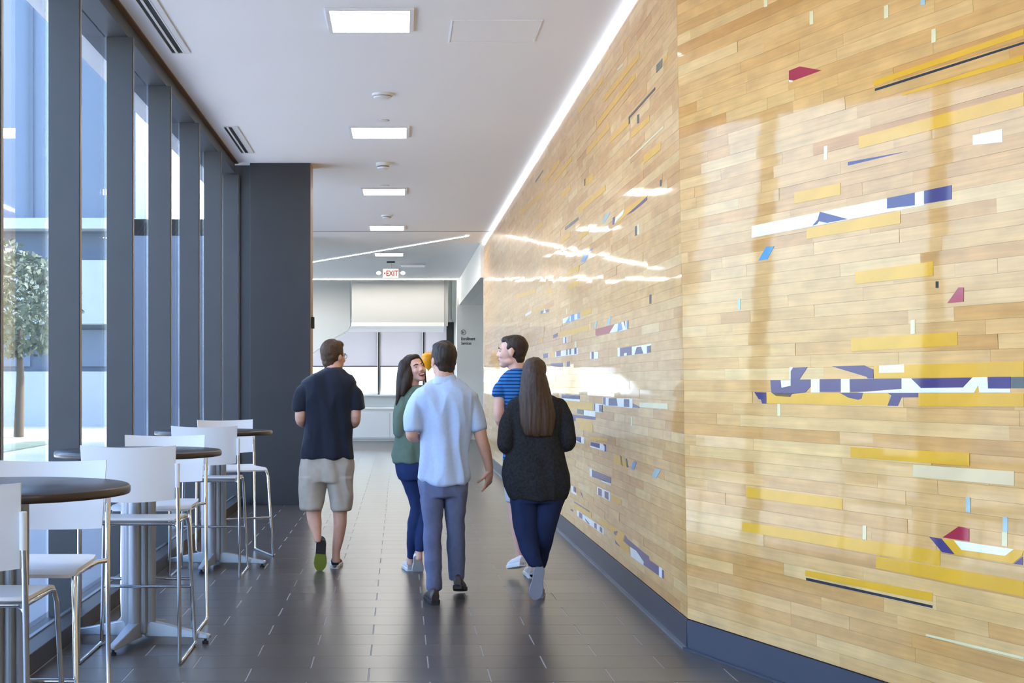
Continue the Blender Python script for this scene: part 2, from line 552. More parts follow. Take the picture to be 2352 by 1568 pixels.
# ---- ceiling (its edge by the windows is a thin bronze trim), joint across it
ce = MB()
ce.box(XF, 6.6, -3.2, 34.0, CEIL, CEIL + 0.30)
ce.box(-4.8, XF, 23.9, 34.0, CEIL, CEIL + 0.30)
ce.box(-2.6, XF, 16.05, 23.9, CEIL, CEIL + 0.30)
ce.box(-2.6, XF, -3.2, 16.05, CEIL + 0.02, CEIL + 0.30)
ceil = ce.build('ceiling', M['ceiling']); tag(ceil, 'white painted hallway ceiling', kind='structure')
MB().box(XF, 1.58, 23.18, 23.24, CEIL - 0.004, CEIL + 0.01).build('control_joint', mat('joint_grey', (0.35, 0.35, 0.35), rough=.8), ceil)  # ceiling joint drawn as a thin grey strip
t1 = MB().box(XF - 0.03, XF + 0.012, -3.0, 15.95, CEIL - 0.012, CEIL + 0.019).build('trim_1', M['bronze']); tag(t1, kind='structure')
hi_c = MB().box(-4.8, 6.6, 34.0, 39.4, 6.6, 6.8).build('ceiling_stairwell', M['ceiling']); tag(hi_c, kind='structure')
# bulkhead above the end of the low ceiling
bh = MB().box(-4.8, 6.6, 34.0, 34.12, CEIL + 0.301, 6.6).build('wall_bulkhead', M['white_wall']); tag(bh, kind='structure')

# ---- window wall, left: one bay after the other
FIN_Y = [8.065 + 1.603 * k for k in range(-7, 6)]
WTOP = 4.0
for i, y in enumerate(FIN_Y):
    y_prev = y - 1.603
    w = MB().box(XG + 0.012, XF, y, y + 0.05, 0.0, WTOP).build('window_%d' % (i + 1), M['slate'], bevel=0.002)
    tag(w, kind='structure')
    MB().box(XG - 0.006, XG + 0.006, y_prev + 0.051, y - 0.001, 0.045, WTOP).build('pane', M['glass'], w)
    MB().box(XF + 0.0002, XF + 0.006, y + 0.012, y + 0.04, 0.0, WTOP - 0.002).build('edge_bead', M['alu'], w)
    MB().box(XG - 0.05, XG + 0.012, y_prev + 0.05, y + 0.05, 0.0, 0.045).build('bottom_rail', M['dark_sill'], w)
hd = MB().box(-2.30, XF - 0.031, -3.0, 15.95, WTOP, CEIL + 0.019).build('wall_left', M['slate']); tag(hd, kind='structure')
sill = MB()
sill.box(XG + 0.0121, -1.99, -3.0, 15.94, -0.002, 0.05)
sill.box(-1.9899, -1.862, -3.0, 15.94, -0.002, 0.105)
so = sill.build('trim_2', M['dark_sill'], bevel=0.004); tag(so, kind='structure')
MB().box(-1.999, -1.975, -3.0, 15.94, 0.105, 0.113).build('sill_edge', M['sill_edge'], so)
# closing piece between the last fin and the column
cl = MB().box(-2.30, -1.801, 16.14, 16.40, 0.0, CEIL).build('wall_left_return', M['slate']); tag(cl, kind='structure')

# ---- dark column at the end of the windows
colm = MB().box(-1.80, -1.075, 15.95, 16.40, 0.0, CEIL).build('column', M['slate_col'], bevel=0.004)
tag(colm, 'tall square dark slate column at the end of the windows', 'column')
MB().box(-1.0749, -1.069, 15.962, 16.385, 0.0, CEIL - .001).build('warm_lit_side', mat('warm_lit_side_paint', srgb(150, 118, 90), rough=.5), colm)  # warm light on the column's side, painted in as a brown skin
dev = empty('wall_reader', (-1.068, 16.1, 2.2))
MB().box(0, 0.035, -0.05, 0.05, -0.07, 0.07).build('housing', M['black'], dev, bevel=0.006)
MB().box(0.0351, 0.037, -0.03, 0.03, -0.02, 0.045).build('face', mat('reader_face', (.05,.05,.055), rough=.2), dev)
tag(dev, 'small black device fixed to the side of the dark column', 'device')

# ---- beyond the column: windows go on, then the lobby widens to the left
XL = -4.6
for i in range(5):
    y = 16.4 + 1.5 * i
    w = MB().box(XG + 0.012, XF, y + 1.45, y + 1.5, 0.0, WTOP).build('window_%d' % (15 + i), M['slate']); tag(w, kind='structure')
    MB().box(XG - 0.006, XG + 0.006, y + .001, y + 1.449, 0.045, WTOP).build('pane', M['glass'], w)
    MB().box(XG - 0.05, XG + 0.012, y, y + 1.5, 0.0, 0.045).build('bottom_rail', M['dark_sill'], w)
hd2 = MB().box(-2.30, XF, 16.4, 23.9, WTOP, CEIL - .001).build('wall_left_header', M['slate']); tag(hd2, kind='structure')
o = MB().box(XL - .2, XF, 23.9, 24.1, 0.0, CEIL + .3).build('wall_lobby_near', mat('lobby_end_cladding', srgb(112, 122, 138), rough=.6)); tag(o, kind='structure')
lw = MB()
lw.box(XL - .2, XL, 24.1, 39.4, 0.0, 0.3); lw.box(XL - .2, XL, 24.1, 39.4, 3.9, 6.8)
LY = (24.1, 27.9, 31.6, 35.3, 39.0)
for y in LY:
    lw.box(XL - .2, XL, y, y + .4, 0.3, 3.9)
o = lw.build('wall_lobby_left', M['white_wall']); tag(o, kind='structure')
for i in range(4):  # window openings out of view, added to let daylight into the lobby
    y, y2 = LY[i] + .4, LY[i + 1]
    f = MB()
    for a, b, c, d in ((y, y2, .3, .35), (y, y2, 3.85, 3.9), (y, y+.05, .35, 3.85), (y2-.05, y2, .35, 3.85)):
        f.box(XL - .14, XL - .06, a, b, c, d)
    w = f.build('window_%d' % (20 + i), M['slate']); tag(w, kind='structure')
    MB().box(XL - .11, XL - .09, y + .05, y2 - .05, 0.35, 3.85).build('pane', M['glass_far'], w)

# ---- right wall: backing, lintel over the side lobby, sign wall
def Yc(z):            # the leaning corner of the two wood faces
    return 7.336 + 0.0855 * (z - 0.17)
DN = Vector((0.3244, -0.9459, 0.0))
def near_pt(s, z, off=0.0):
    return Vector((XW, Yc(z), z)) + DN * s + NN * off
TN = Vector((0, 0.0855, 1)).normalized()
NN = DN.cross(TN).normalized()
if NN.x > 0: NN = -NN
NFAR = Vector((-1, 0, 0))
LN = 11.2
bk_n = 0.016
wr = MB()
wr.prism([Vector((XW + bk_n, Yc(0.0) - .0, 0)), Vector((XW + bk_n, Y_END, 0)), Vector((XW + bk_n, Y_END, CEIL)), Vector((XW + bk_n, Yc(CEIL), CEIL))], (0.28, 0, 0))
wall_r = wr.build('wall_right', M['joint']); tag(wall_r, 'long hallway wall of glossy reclaimed maple court boards', kind='structure')
wn = MB()
q = [near_pt(0, 0, -bk_n), near_pt(LN, 0, -bk_n), near_pt(LN, CEIL, -bk_n), near_pt(0, CEIL, -bk_n)]
wn.prism(q, -NN * 0.26)
wall_n = wn.build('wall_right_angled', M['joint']); tag(wall_n, 'angled wall face of glossy reclaimed maple court boards', kind='structure')
o = MB().box(XW - 0.004, XW + 0.30, Y_END + 0.001, Y_END + 0.03, 0.0, CEIL - .001).build('trim_3', M['white_trim']); tag(o, kind='structure')
lin = MB().box(1.54, 1.80, Y_END + 0.031, 34.0, 3.46, CEIL - 0.001).build('wall_lintel', M['white_wall']); tag(lin, kind='structure')
o = MB().box(1.801, 6.4, Y_END + 0.031, 34.0, 3.46, 3.60).build('ceiling_side_lobby', M['ceiling']); tag(o, kind='structure')
sw = MB().box(1.485, 6.4, 34.0, 34.25, 0.0, CEIL + .3).build('wall_sign', M['white_wall']); tag(sw, kind='structure')
o = MB().box(6.4, 6.6, -3.2, 39.4, 0.0, 6.8).build('wall_side_lobby', M['white_wall']); tag(o, kind='structure')
o = MB().box(1.9, 6.4, 24.6, 24.8, 0.0, CEIL).build('wall_side_lobby_near', M['white_wall']); tag(o, kind='structure')
o = MB().box(-2.6, 6.6, -3.4, -3.2, 0.0, CEIL + .3).build('wall_back', M['white_wall']); tag(o, kind='structure')

# boards ---------------------------------------------------------------
PH = 0.060
Z0 = 0.17
NROW = 65
JT = 0.00032
def board_verts(side, s0, s1, z0, z1, ta, tb):
    out = []
    for off0 in (-bk_n, 0.0):
        for s, z in ((s0, z0), (s1, z0), (s1, z1), (s0, z1)):
            off = off0
            if off0 == 0.0:
                off = ta * (z - (z0 + z1)/2) + tb * (s - (s0 + s1)/2)
            if side == 'n':
                out.append(near_pt(s, z, off))
            else:
                out.append(Vector((XW, s + (Yc(z) - Yc(0.17)) * max(0, 1 - (s - 7.33) / 1.2), z)) + NFAR * off)
    return out
BF = [(0,1,2,3),(4,7,6,5),(0,4,5,1),(1,5,6,2),(2,6,7,3),(3,7,4,0)]
def lay(side, wall, mo, mm, s_start, s_end, score):
    rnd = random.Random(11 if side == 'n' else 23)
    boards = []
    for r in range(NROW):
        z0 = Z0 + r * PH + JT; z1 = Z0 + (r + 1) * PH - JT
        s = s_start - rnd.random() * (0.5 if side == 'n' else 0.6)
        while s < s_end:
            ln = rnd.choice([.25, .38, .5, .6, .7, .85, 1.0, 1.2, 1.45, 1.8]) * rnd.uniform(.85, 1.1)
            a = max(s, s_start); b = min(s + ln, s_end)
            s += ln
            if b - a < 0.03: continue
            if side == 'n' and b < .0: continue
            boards.append((a + JT, b - JT, z0, z1, rnd.gauss(0, 0.0065 if side == 'f' else .0045), rnd.gauss(0, 0.0012), rnd.random()))
    order = sorted(range(len(boards)), key=lambda i: -score(boards[i]))
    near = set(order[:300])
    V = []; Fc = []; R = []
    for i, bd in enumerate(boards):
        vs = board_verts(side, *bd[:6])
        if i in near:
            me = bpy.data.meshes.new('board')
            c = sum(vs, Vector()) / 8
            me.from_pydata([v - c for v in vs], [], BF); me.update()
            me.materials.append(mo)
            o = bpy.data.objects.new('board', me); o.location = c
            link(o, wall)
        else:
            n = len(V); V += [tuple(v) for v in vs]; Fc += [tuple(k + n for k in f) for f in BF]; R += [bd[6]] * 6
    me = bpy.data.meshes.new('board_field'); me.from_pydata(V, [], Fc); me.update()
    bm = bmesh.new(); bm.from_mesh(me); bmesh.ops.recalc_face_normals(bm, faces=bm.faces)
    bm.to_mesh(me); bm.free()
    at = me.attributes.new('rnd', 'FLOAT', 'FACE'); at.data.foreach_set('value', R)
    me.materials.append(mm)
    tag(link(bpy.data.objects.new('board_field', me), wall), kind='stuff')
def proj(p):
    return CX + p.x / p.y * F, CY - (p.z - EYE) / p.y * F
def sc_n(b):
    p = near_pt(min(b[0] + .1, (b[0] + b[1])/2), (b[2] + b[3])/2)
    if p.y < 1: return -1
    x, y = proj(p)
    q = near_pt(b[1], b[2])
    if y < -10 or y > 1580 or x > 2340: return -1
    return (b[1] - b[0]) / (p.y ** 2)
def sc_f(b):
    y = (b[0] + b[1]) / 2
    p = Vector((XW, y, (b[2] + b[3])/2))
    px, py = proj(p)
    if py < 0 or py > 1500: return -1
    return (b[1] - b[0]) / y ** 3
lay('n', wall_n, M['wood_no'], M['wood_nm'], 0.0, LN, sc_n)
lay('f', wall_r, M['wood_fo'], M['wood_fm'], 7.336, Y_END, sc_f)

# painted court-line fragments ------------------------------------------
def on_wall(side, x, y):
    d = Vector(((x - CX) / F, 1.0, -(y - CY) / F))
    c = Vector((0, 0, EYE))
    if side == 'n':
        p0 = Vector((XW, Yc(0.17), 0.17)); n = NN
    else:
        p0 = Vector((XW, 10, 0)); n = NFAR
    t = (p0 - c).dot(n) / d.dot(n)
    return c + d * t, n
def frag(side, wall, col, pts, lvl=0):
    pp = []
    for x, y in pts:
        p, n = on_wall(side, x, y)
        pp.append(p)
    c = sum(pp, Vector()) / len(pp)
    b = MB(); b.prism([p - c + n * 0.0002 for p in pp], n * (0.0014 + 0.0003 * lvl))
    o = b.build('painted_fragment', M['paint_' + col], wall)
    o.location = c
def Q(xl, xr, a, b, c, d):   # left top/bottom, right top/bottom
    return [(xl, a), (xr, c), (xr, d), (xl, b)]
N_Q = '''Y 2008 2352 185 198 66 81;K 2010 2352 203.5 209 95.6 101;Y 2073 2352 213.8 219.5 125.4 140;Y 1973 2352 314 342 211 243
W 2235 2303 311 333 296 326;Y 1825 1931 442 467.5 420 447;W 1727 2124 519 546 438 471;P1 2038 2102 455 479 442 471.5
P1 2123 2186 438 468 425 457.5;Y 1853 2068 524.7 549 484.6 513;Y 1965 2143.6 624.4 652.4 600 633;K 2149.6 2155.7 646 661 646 661
C 1755 1763 0 17 -2 15;C 1860 1868.5 27 57 25 55;C 2031 2041 14 43 11 40;C 2140 2150 68 99 65 96;C 1893 1901 336 368 334 366
C 2092 2102 735 767 734 766;T 2115 2125 0 13 -2 11;C 1786 1793 927 955 927 955;C 1982 1990 1206 1240 1207 1242
T 2219 2229 1141 1175 1142 1177;T 2304 2315 1186 1221 1187 1222;C 2302 2314 1221 1253 1222 1255;T 1695 1701 686 711 686 711
Y 1955 2200 777 806.6 762 793;Y 2008 2352 840 868.5 829 865;W1 2020 2077 839.5 856 836.5 855;W 1863 1883 871 901 870.4 901
P 1883 1932 870.6 899.5 870 899.5;W 1932 1952 870 901 870 901;Y 1761 2043 902 926 902.5 931;Y 2110 2352 902.5 932 903 934
P1 2270 2322 865.4 891.8 865 891.5;G 2323 2352 866 891.5 865.5 891.5;Y 1954 2227 1026 1050 1040 1070;L 2098 2330 1067 1094 1082 1115
Y 1715 1935 1118 1141.5 1145 1170;Y 1705 2160 1198 1219 1264 1299;Y 2012.5 2352 1276 1304 1334 1370;Y 1850 2142 1309 1322 1361 1381
K 1852 2142 1326 1332 1390 1396;C 2127 2352 1455 1460 1508 1514'''
N_P = '''P 1948 372 1948 380 2085 347;P1 1884 486 1948 503 1900 512 1882 508 1877 515 1866 518.6 1878 505
B 1760.4 565.7 1778.6 565.4 1762.4 595.4 1742.3 598.3;R 2176.4 696 2202 659.7 2214 659.7 2214 692.5
R 1812.5 162.5 1837.5 152.5 1887 161.5 1822.5 185 1812.5 183;W 1812.5 183.5 1822 185.5 1820 188 1812.5 188
P1 1910.7 841 1985.5 839 2006 848 2007 869 1994 869 1991 865;P 1823 844 1855 842.7 1836 872 1816.6 872 1817 852
W 1814 843 1822 843 1816.5 852.5 1816.5 872 1814.5 872;P 1770 872.6 1862 871 1862 887 1850 901 1820 905 1816 911 1806 911 1783 909 1772 901
W1 1794 873 1816.5 872.6 1816.5 885.6 1795.6 890;P1 1929 901.5 1983 901.5 1980 915 1972 918 1949.5 913
P 1952 870.4 2071.5 869 2071.5 892.6 1972 899.5 1954 900
W 2071.5 868.5 2093.7 868.5 2116 891 2213 889 2235 866 2268 865.4 2270 892 2321 893 2321 901 1966 901.7 2071.5 893
P1 2093.7 869 2232 867 2213 889.5 2116 891;Y1 2238 901 2247.6 884 2250 901
P 1733 900.3 1759.6 901 1761 926.4 1751 926.4 1748.5 917.5 1743 916
P1 2039.6 902 2110 902 2110 912 2071.5 912.5 2063 932 2039 931.4 2048 908
R 2165.6 1233.6 2202.6 1208.6 2226.6 1214 2226.6 1243;P 2135 1232.6 2163.7 1237 2192.4 1272.4 2164.7 1267.8
Y 2163.7 1237 2191.5 1240 2209 1262 2309 1276 2329 1261 2351 1264 2348 1276 2327 1293.7 2194 1273
W1 2191.5 1240.5 2329 1261 2309 1276 2209 1262;P1 2329 1294.6 2349.6 1278 2349.6 1297'''
F_Q = '''Y 1328.6 1385.7 250 264 175 186;Y 1387.5 1470 221 236 118 132;Y 1371.4 1459 279 295 168 181;Y 1348 1400 343 357 282 296
Y 1402 1444.6 316 328 272 286;Y 1450 1492 304 318 264 279;Y 1478.6 1518 357 377 325 343;Y 1252 1286 411 421 364 375
Y 1271 1314 411 421 357 368;Y 1344.6 1363.6 412 427 396 411;Y 1291 1311 443 455 425 437;Y 1328.6 1391 475 491 425 437
Y 1196.4 1246 482 496 439 450;Y 1228.6 1246 525 535 507 518;Y 1330 1352 539 553 522 536;Y 1289 1310 550 560 532 543
Y 1523 1534 143 150 120 132;G 1508 1521.5 150 168 134 153;K 1444.6 1505 268 274 200 206;K 1444 1447 270 286 267 283
K 1464 1468 264 284 262 282;C 1443 1525 366 370 288 293;C 1418 1432 158 164 143 150;K 1516 1520 414 429 412 427
K 1342 1345 412 427 410 425;K 1230 1248 415 420 389 393;G 1298 1328.6 522 529 498 505;K 1459 1463.5 520 542 518 540
C 1463.5 1469.5 516 539 514 537;Y 1305 1330 620 633 609 620;Y 1306 1330 652 665 641 655;Y 1185 1230 677 687 663 672
Y 1257 1268 665 674 661 671;K 1492 1496 677 698 676 697;W 1207 1221 721 727 713 718;Y 1221 1249 714 719 701 706
P 1242 1261 714 721 710 716;W 1292.7 1332.5 732 743 717.5 730.5;B1 1311.5 1319.5 723.5 739 720 736;B1 1326.7 1332.5 718.5 732 717 730.5
Y 1332.5 1359 717.5 727.6 707 718;Y 1282 1352 763.7 774 746.4 758;P 1271 1282 769 777 763.7 772.4;Y 1238.5 1247 776 789 774 788
W 1294 1303 774 788 773 787;P1 1298 1301.4 774 788 773.5 787.5;C 1320 1324.5 784 798 783 797
P 1424.3 1494.4 799 818 789.7 809.3;W 1419 1424.3 798.4 818.6 798 818;W1 1433.7 1440 811 817 810 816
W 1355.6 1374.4 808.5 824.4 807 823;P1 1359 1364.3 808 824 808 823.5;W 1247 1327.4 813 823 798.4 813.6
P1 1248 1259.5 812.5 823 810.5 821;Y1 1261 1275.4 810 821.5 807.5 819;P1 1278.3 1288.4 806.5 818.6 804.5 817;K1 1300.7 1304.3 802.5 815.5 801.5 815
P1 1308 1312 801 814.5 800 813.5;P1 1319.5 1324.5 799.5 813 798.5 812.5;P 1265 1293 834.5 840 833 844;P 1302 1308.6 831 842 829.5 840.6
C 1300.7 1303.6 709 722 708 721;P 1290.7 1331.8 904 914 907.7 917;W 1290.7 1331.8 914 918 917 922;Y 1300 1362 920 938 924 942
G1 1326.4 1341.6 939 949 941 952;W1 1341.6 1367.5 941 953 945 957;P 1309.5 1323 950.5 965.7 953 967;P 1323 1367.5 953 959 957 964
Y 1323 1360 959 969 965 975;Y 1332 1362 971 985 975 994;Y 1353 1396 1003 1009 1007 1014;W 1364 1383.6 926 945 928 947
P1 1364.8 1367.5 926 943 926.5 944;P1 1376.4 1383.6 929 945 930 946;W 1384.5 1453 912 930 916 937;P1 1386 1391.6 912.5 928 912.5 930
P1 1433.6 1446 916 934 916.5 935;C 1469 1533.6 923.8 934.5 926.4 939;C 1449.3 1453 957 977 957 977;W 1322 1341.6 1001 1014 1004 1019
P1 1322 1335.4 1001.5 1010 1003.5 1017;W 1356 1393.4 1014 1026 1021 1037;P1 1356.8 1378 1014.5 1023 1018.5 1029.5;Y 1410.7 1426 1044 1063 1047 1068
W 1355 1360 1075 1092 1077 1095;P 1360 1404 1078 1094.6 1096 1110;W 1381 1404 1100 1105 1110 1115;W 1372 1402 1117 1135 1130 1151
P1 1374.6 1382.7 1120 1136 1124 1140;P1 1389 1398 1127 1142 1131 1148;Y 1405 1428 1137 1150 1148 1160;P 1319 1353.6 1151 1154 1172.8 1175.6
Y 1320.7 1358.5 1156.7 1166 1179 1189;P 1311 1316.5 1168 1172 1170 1175;W 1325.6 1387 1171 1184 1213 1228;P1 1330.5 1338 1175 1187 1180 1192
P1 1365.6 1371 1199.5 1211 1203 1216;P1 1378 1384 1208 1219 1213 1225;W 1514 1520 1301 1323 1304 1327;P 1521.3 1524.8 1308 1326 1310 1329'''
F_P = '''Y 1408 516 1411.5 499 1486.4 443 1488 451 1440 492 1418 513;P1 1440 494 1486.4 451 1486.4 459 1456 484.5
W1 1411.5 515 1415 499 1434 480 1431 492 1418 505;P2 1407 516 1408 500 1413 497 1411.5 515;T 1381 515 1392 491 1403.5 486 1389 511.6
B 1333.4 601 1344.6 580 1362 569 1351 588 1343 601;W1 1248 719 1251 708 1254.5 717.5;B1 1298.5 742 1308.6 725 1308.6 740
R 1368 755.8 1375 753.6 1412 745 1399.7 765 1372 771 1368 769.5;W 1412 745 1443 735.5 1443 755.8 1399.7 765
B1 1420 743 1427 740 1431 756.5 1418.5 761;R1 1433 738 1436 737 1437.3 755;B1 1439.5 736.5 1443 735.5 1443 755 1440 756
T 1393 748 1397.5 729 1404 726 1400.4 745.6;T 1364 753.6 1368 737.7 1372 737 1369.4 752
W1 1451.8 796 1496.6 789 1496.6 792.6 1486.5 794.8 1486.5 811.4 1478.5 812 1473.4 796 1463.3 797 1457.5 815 1451.8 815
P1 1398.8 914 1416.6 914 1419.3 932 1398 931;P 1454 926.4 1469 933.6 1469 936.8 1454 935.4
P1 1385 1019 1393 1021 1393 1037 1389 1036 1389 1025;Y 1428 1050 1434 1051 1440 1072 1430 1069;K 1424 1046 1427 1047 1431 1070 1428 1068
K 1437 1052 1440 1053 1443.6 1073 1440 1073;B 1456 1058.6 1462 1061 1456 1079 1449.6 1075.5;T 1505 1074.6 1518.4 1078 1507.7 1098 1497 1093.4
W 1312 1115 1317 1116 1317 1128 1324 1133 1324 1137 1312 1130;P 1318 1117 1323 1120 1323 1131 1318 1127;P 1333 1128 1337 1133 1338 1143
P1 1344.5 1190 1356 1204 1351 1202 1345 1194
Y 1376 1190 1410.5 1210 1420 1214 1433.6 1225 1431.5 1242 1443.4 1253.4 1447 1271.7 1428.7 1260.5 1414.7 1236.6 1402 1217 1377 1200
P1 1410.5 1219.8 1420 1219 1415.4 1230 1410.5 1225.4;P1 1413 1241 1424.5 1255 1414.7 1248
P 1435.7 1228 1441 1236.6 1490 1277 1492 1285.7 1514 1301 1514 1322 1479 1297 1462 1264.7 1447 1255 1433 1242
W1 1447.6 1255 1462 1264.7 1479 1290 1478.5 1297.6 1449.7 1277'''
def read(txt):
    for it in txt.replace('\n', ';').split(';'):
        p = it.split()
        if p:
            yield p[0][0], int(p[0][1:] or 0), [float(v) for v in p[1:]]
for side, wall, qs, ps in (('n', wall_n, N_Q, N_P), ('f', wall_r, F_Q, F_P)):
    for c, lv, v in read(qs):
        frag(side, wall, c, Q(*v), lv)
    for c, lv, v in read(ps):
        frag(side, wall, c, list(zip(v[0::2], v[1::2])), lv)

# ---- base along the wood wall
bb = MB().box(XW - 0.006, XW + bk_n - .0005, 7.345, Y_END, 0.0, 0.165)
bo = bb.build('baseboard_right', M['base'], bevel=0.003); tag(bo, kind='structure')
MB().box(XW - 0.030, XW - 0.0062, 7.33, Y_END, 0.0, 0.012).build('toe_strip', M['sill_edge'], bo)
nb = MB()
qs = [near_pt(0.0, 0, 0.006), near_pt(LN, 0, 0.006), near_pt(LN, 0.165, 0.006), near_pt(0.0, 0.165, 0.006)]
nb.prism(qs, -NN * 0.02)
bn = nb.build('baseboard_right_angled', M['base']); tag(bn, kind='structure')
nt2 = MB(); nt2.prism([near_pt(0.0, 0, 0.03), near_pt(LN, 0, 0.03), near_pt(LN, 0.012, 0.03), near_pt(0.0, 0.012, 0.03)], -NN * 0.0238)
nt2.build('toe_strip', M['base'], bn)

# ---- white cove light along the top of the wood wall
cv = empty('cove_light', (XW, Yc(4.1), CEIL))
MB().box(-0.022, 0.012, 0.05, Y_END - Yc(4.1), -0.048, -0.0005).build('lens', M['cove_light'], cv)
tag(cv, 'continuous white cove light between ceiling and wood wall', 'light')

# ---- end of the hall: window wall, counter, stair
YW = 39.0
fw = MB()
fw.box(-4.6, 6.4, YW, YW + .25, 0.0, 1.108)
fw.box(-4.6, 6.4, YW, YW + .25, 3.35, 6.8)
fw.box(1.5, 6.4, YW, YW + .25, 1.108, 3.35)
fwo = fw.build('wall_far', M['white_wall']); tag(fwo, kind='structure')
MB().box(-4.6, 1.499, YW - .12, YW - .001, 1.06, 1.108).build('window_sill', M['white_trim'], fwo)
mx = [-4.54, -3.217, -1.897, -0.577, 0.744, 1.5]
for i in range(5):
    a, b = mx[i], mx[i+1]
    f = MB()
    f.box(a, a + .045, YW + .04, YW + .12, 1.108, 3.35); f.box(b - .03, b, YW + .04, YW + .12, 1.108, 3.35)
    f.box(a + .045, b - .03, YW + .04, YW + .12, 1.108, 1.15); f.box(a + .045, b - .03, YW + .04, YW + .12, 3.30, 3.35)
    w = f.build('window_%d' % (30 + i), M['white_trim']); tag(w, kind='structure')
    MB().box(a + .045, b - .03, YW + .075, YW + .085, 1.15, 3.30).build('pane', M['glass_far'], w)
    MB().box(a - .055, a - .002, YW - .02, YW + .03, 1.109, 3.34).build('mullion', M['slate'], w)
    s = empty('roller_shade', ((a + b)/2, YW + .01, 3.3))
    MB().box(a - (a+b)/2 + .01, b - (a+b)/2 - .06, 0, 0.004, 1.955 - 3.3, 0.0).build('cloth', M['shade'], s)
    MB().box(a - (a+b)/2 + .01, b - (a+b)/2 - .06, -.008, 0.012, 1.925 - 3.3, 1.9549 - 3.3).build('hem_bar', mat('hem_bar', srgb(70, 66, 84), rough=.5), s)
    tag(s, ['grey roller shade of the far window hidden behind the stair side', 'grey roller shade of the far window hidden behind the stair side',
            'grey roller shade hanging beyond the head of the man in navy polo', 'grey roller shade hanging beyond the laughing woman in green',
            'narrow grey roller shade of the far window next to the dark door'][i], 'shade', 'roller shades of the far window')
rw = MB().box(1.5, 1.7, 34.25, YW, 0.0, 6.6).build('wall_stairwell', M['white_wall']); tag(rw, kind='structure')
dk = MB().box(1.30, 1.498, 36.3, 36.5, 0.0, 3.12).build('door_1', mat('dark_door', srgb(52, 54, 56), rough=.5)); tag(dk, kind='structure')
pc = empty('round_post', (1.38, 36.4, 3.121))
MB().lathe([(.07, 0), (.07, 3.45)], n=24).build('shaft', M['white_trim'], pc, smooth=True)
MB().lathe([(.10, 0.0), (.10, .05), (.071, .08)], n=24).build('collar', M['white_trim'], pc, smooth=True)
tag(pc, 'pale round post above the dark door by the far windows', 'post')
# stair landing
ld = empty('stair_landing', P(914, 740, 34.6))
c = ld.location
x0, x1 = P(808, 740, 34.6).x - c.x, P(1020, 740, 34.6).x - c.x
MB().box(x0, x1, 0, 0.18, 0.001, 6.55 - c.z).build('front_panel', M['grey_wall'], ld)
b = MB(); b.prism([(x0, 0, 0), (x1, 0, 0), (x1 + .13, 4.2, 0), (x0 - .28, 4.2, 0)], (0, 0, -0.10))
b.build('soffit', M['white_trim'], ld)
MB().box(x1 + .001, x1 + .10, .02, .16, -.09, 6.55 - c.z).build('side_edge', mat('side_edge_grey', (.40,.40,.39), rough=.7), ld)
tag(ld, 'grey boxed stair landing with a white underside by the far windows', 'landing')
st = empty('stair_stringer', P(760, 800, 35.4))
c = st.location
pl = [P(x, y, 35.4) - c for x, y in ((804, 560), (804, 748), (800, 757), (766, 777), (720, 809), (600, 905), (540, 1003.4), (533, 1003.4), (533, 560))]
b = MB(); b.prism(pl, (0, 0.22, 0)); b.build('stringer', mat('stringer_paint', (.66,.66,.64), rough=.7), st)
b = MB(); b.prism([P(x, y, 35.62) - c for x, y in ((790, 764), (766, 777), (720, 809), (600, 905), (595, 898), (716, 802), (763, 771), (788, 758))], (0, 1.3, 0))
b.build('underside', M['white_trim'], st)
tag(st, 'pale sloping stair side rising toward the boxed landing', 'stair')
# low counter
ct = empty('low_counter', (-1.5, 33.2, 0))
MB().box(-2.9, 2.7, 0.0, 0.5, 0.06, 0.79).build('body', M['white_wall'], ct)
MB().box(-2.93, 2.73, -0.03, 0.53, 0.79, 0.83).build('top', M['white_trim'], ct, bevel=.004)
MB().box(-2.88, 2.68, 0.02, 0.48, 0.0, 0.0599).build('toe_kick', M['grey_wall'], ct)
for k in range(4):
    MB().box(-2.88 + k*1.39, -2.88 + k*1.39 + 1.36, -0.012, -0.0002, 0.09, 0.70).build('door', M['white_trim'], ct, bevel=.003)
tag(ct, 'long low white counter in front of the far windows', 'counter')
# ================================================================== outside
M['concrete'] = mat('outdoor_concrete', (0.55, 0.54, 0.52), rough=0.9, noise=.08, nscale=.4)
M['facade'] = mat('facade_panel', srgb(178, 186, 190), rough=.7, noise=.06, nscale=.5)
M['facade_dark'] = mat('facade_band', srgb(92, 104, 122), rough=.5)
M['facade_glass'] = mat('facade_glass', srgb(112, 126, 146), rough=.35, spec=.4)
M['lawn'] = mat('lawn', srgb(150, 158, 126), rough=.95, noise=.2, nscale=1.5)
M['leaf'] = mat('leaf', srgb(98, 106, 88), rough=.8, noise=.3, nscale=3)
M['bark'] = mat('bark', srgb(92, 78, 64), rough=.9)
g = MB().box(-160, 160, -60, 220, -0.60, -0.22).build('ground', M['concrete']); tag(g, 'pale concrete paving outside the windows', 'ground', kind='structure')
lawn = MB().box(-60, -9.5, 26, 47, -0.2199, -0.19).build('lawn', M['lawn']); tag(lawn, 'strip of sunlit grass outside in front of the banded building', 'grass', kind='stuff')
bd = empty('banded_building', (-20, 50, -0.22))
def part(n, m_, x0, x1, y0, y1, z0, z1):
    return MB().box(x0, x1, y0, y1, z0, z1).build(n, M[m_], bd)
part('base_wall', 'facade', -30, 14.5, 0.6, 12, 0, 2.1)
part('window_band', 'facade_dark', -30, 14.5, 1.0, 12, 2.1, 3.9)
part('spandrel', 'facade', -30, 14.5, 0, 12, 3.9, 6.3)
part('window_band', 'facade_dark', -30, 14.5, 1.0, 12, 6.3, 7.5)
part('spandrel', 'facade', -30, 14.5, 0.0, 12, 7.5, 7.9)
part('wall', 'facade_glass', -30, 14.5, 0.3, 12, 7.9, 19)
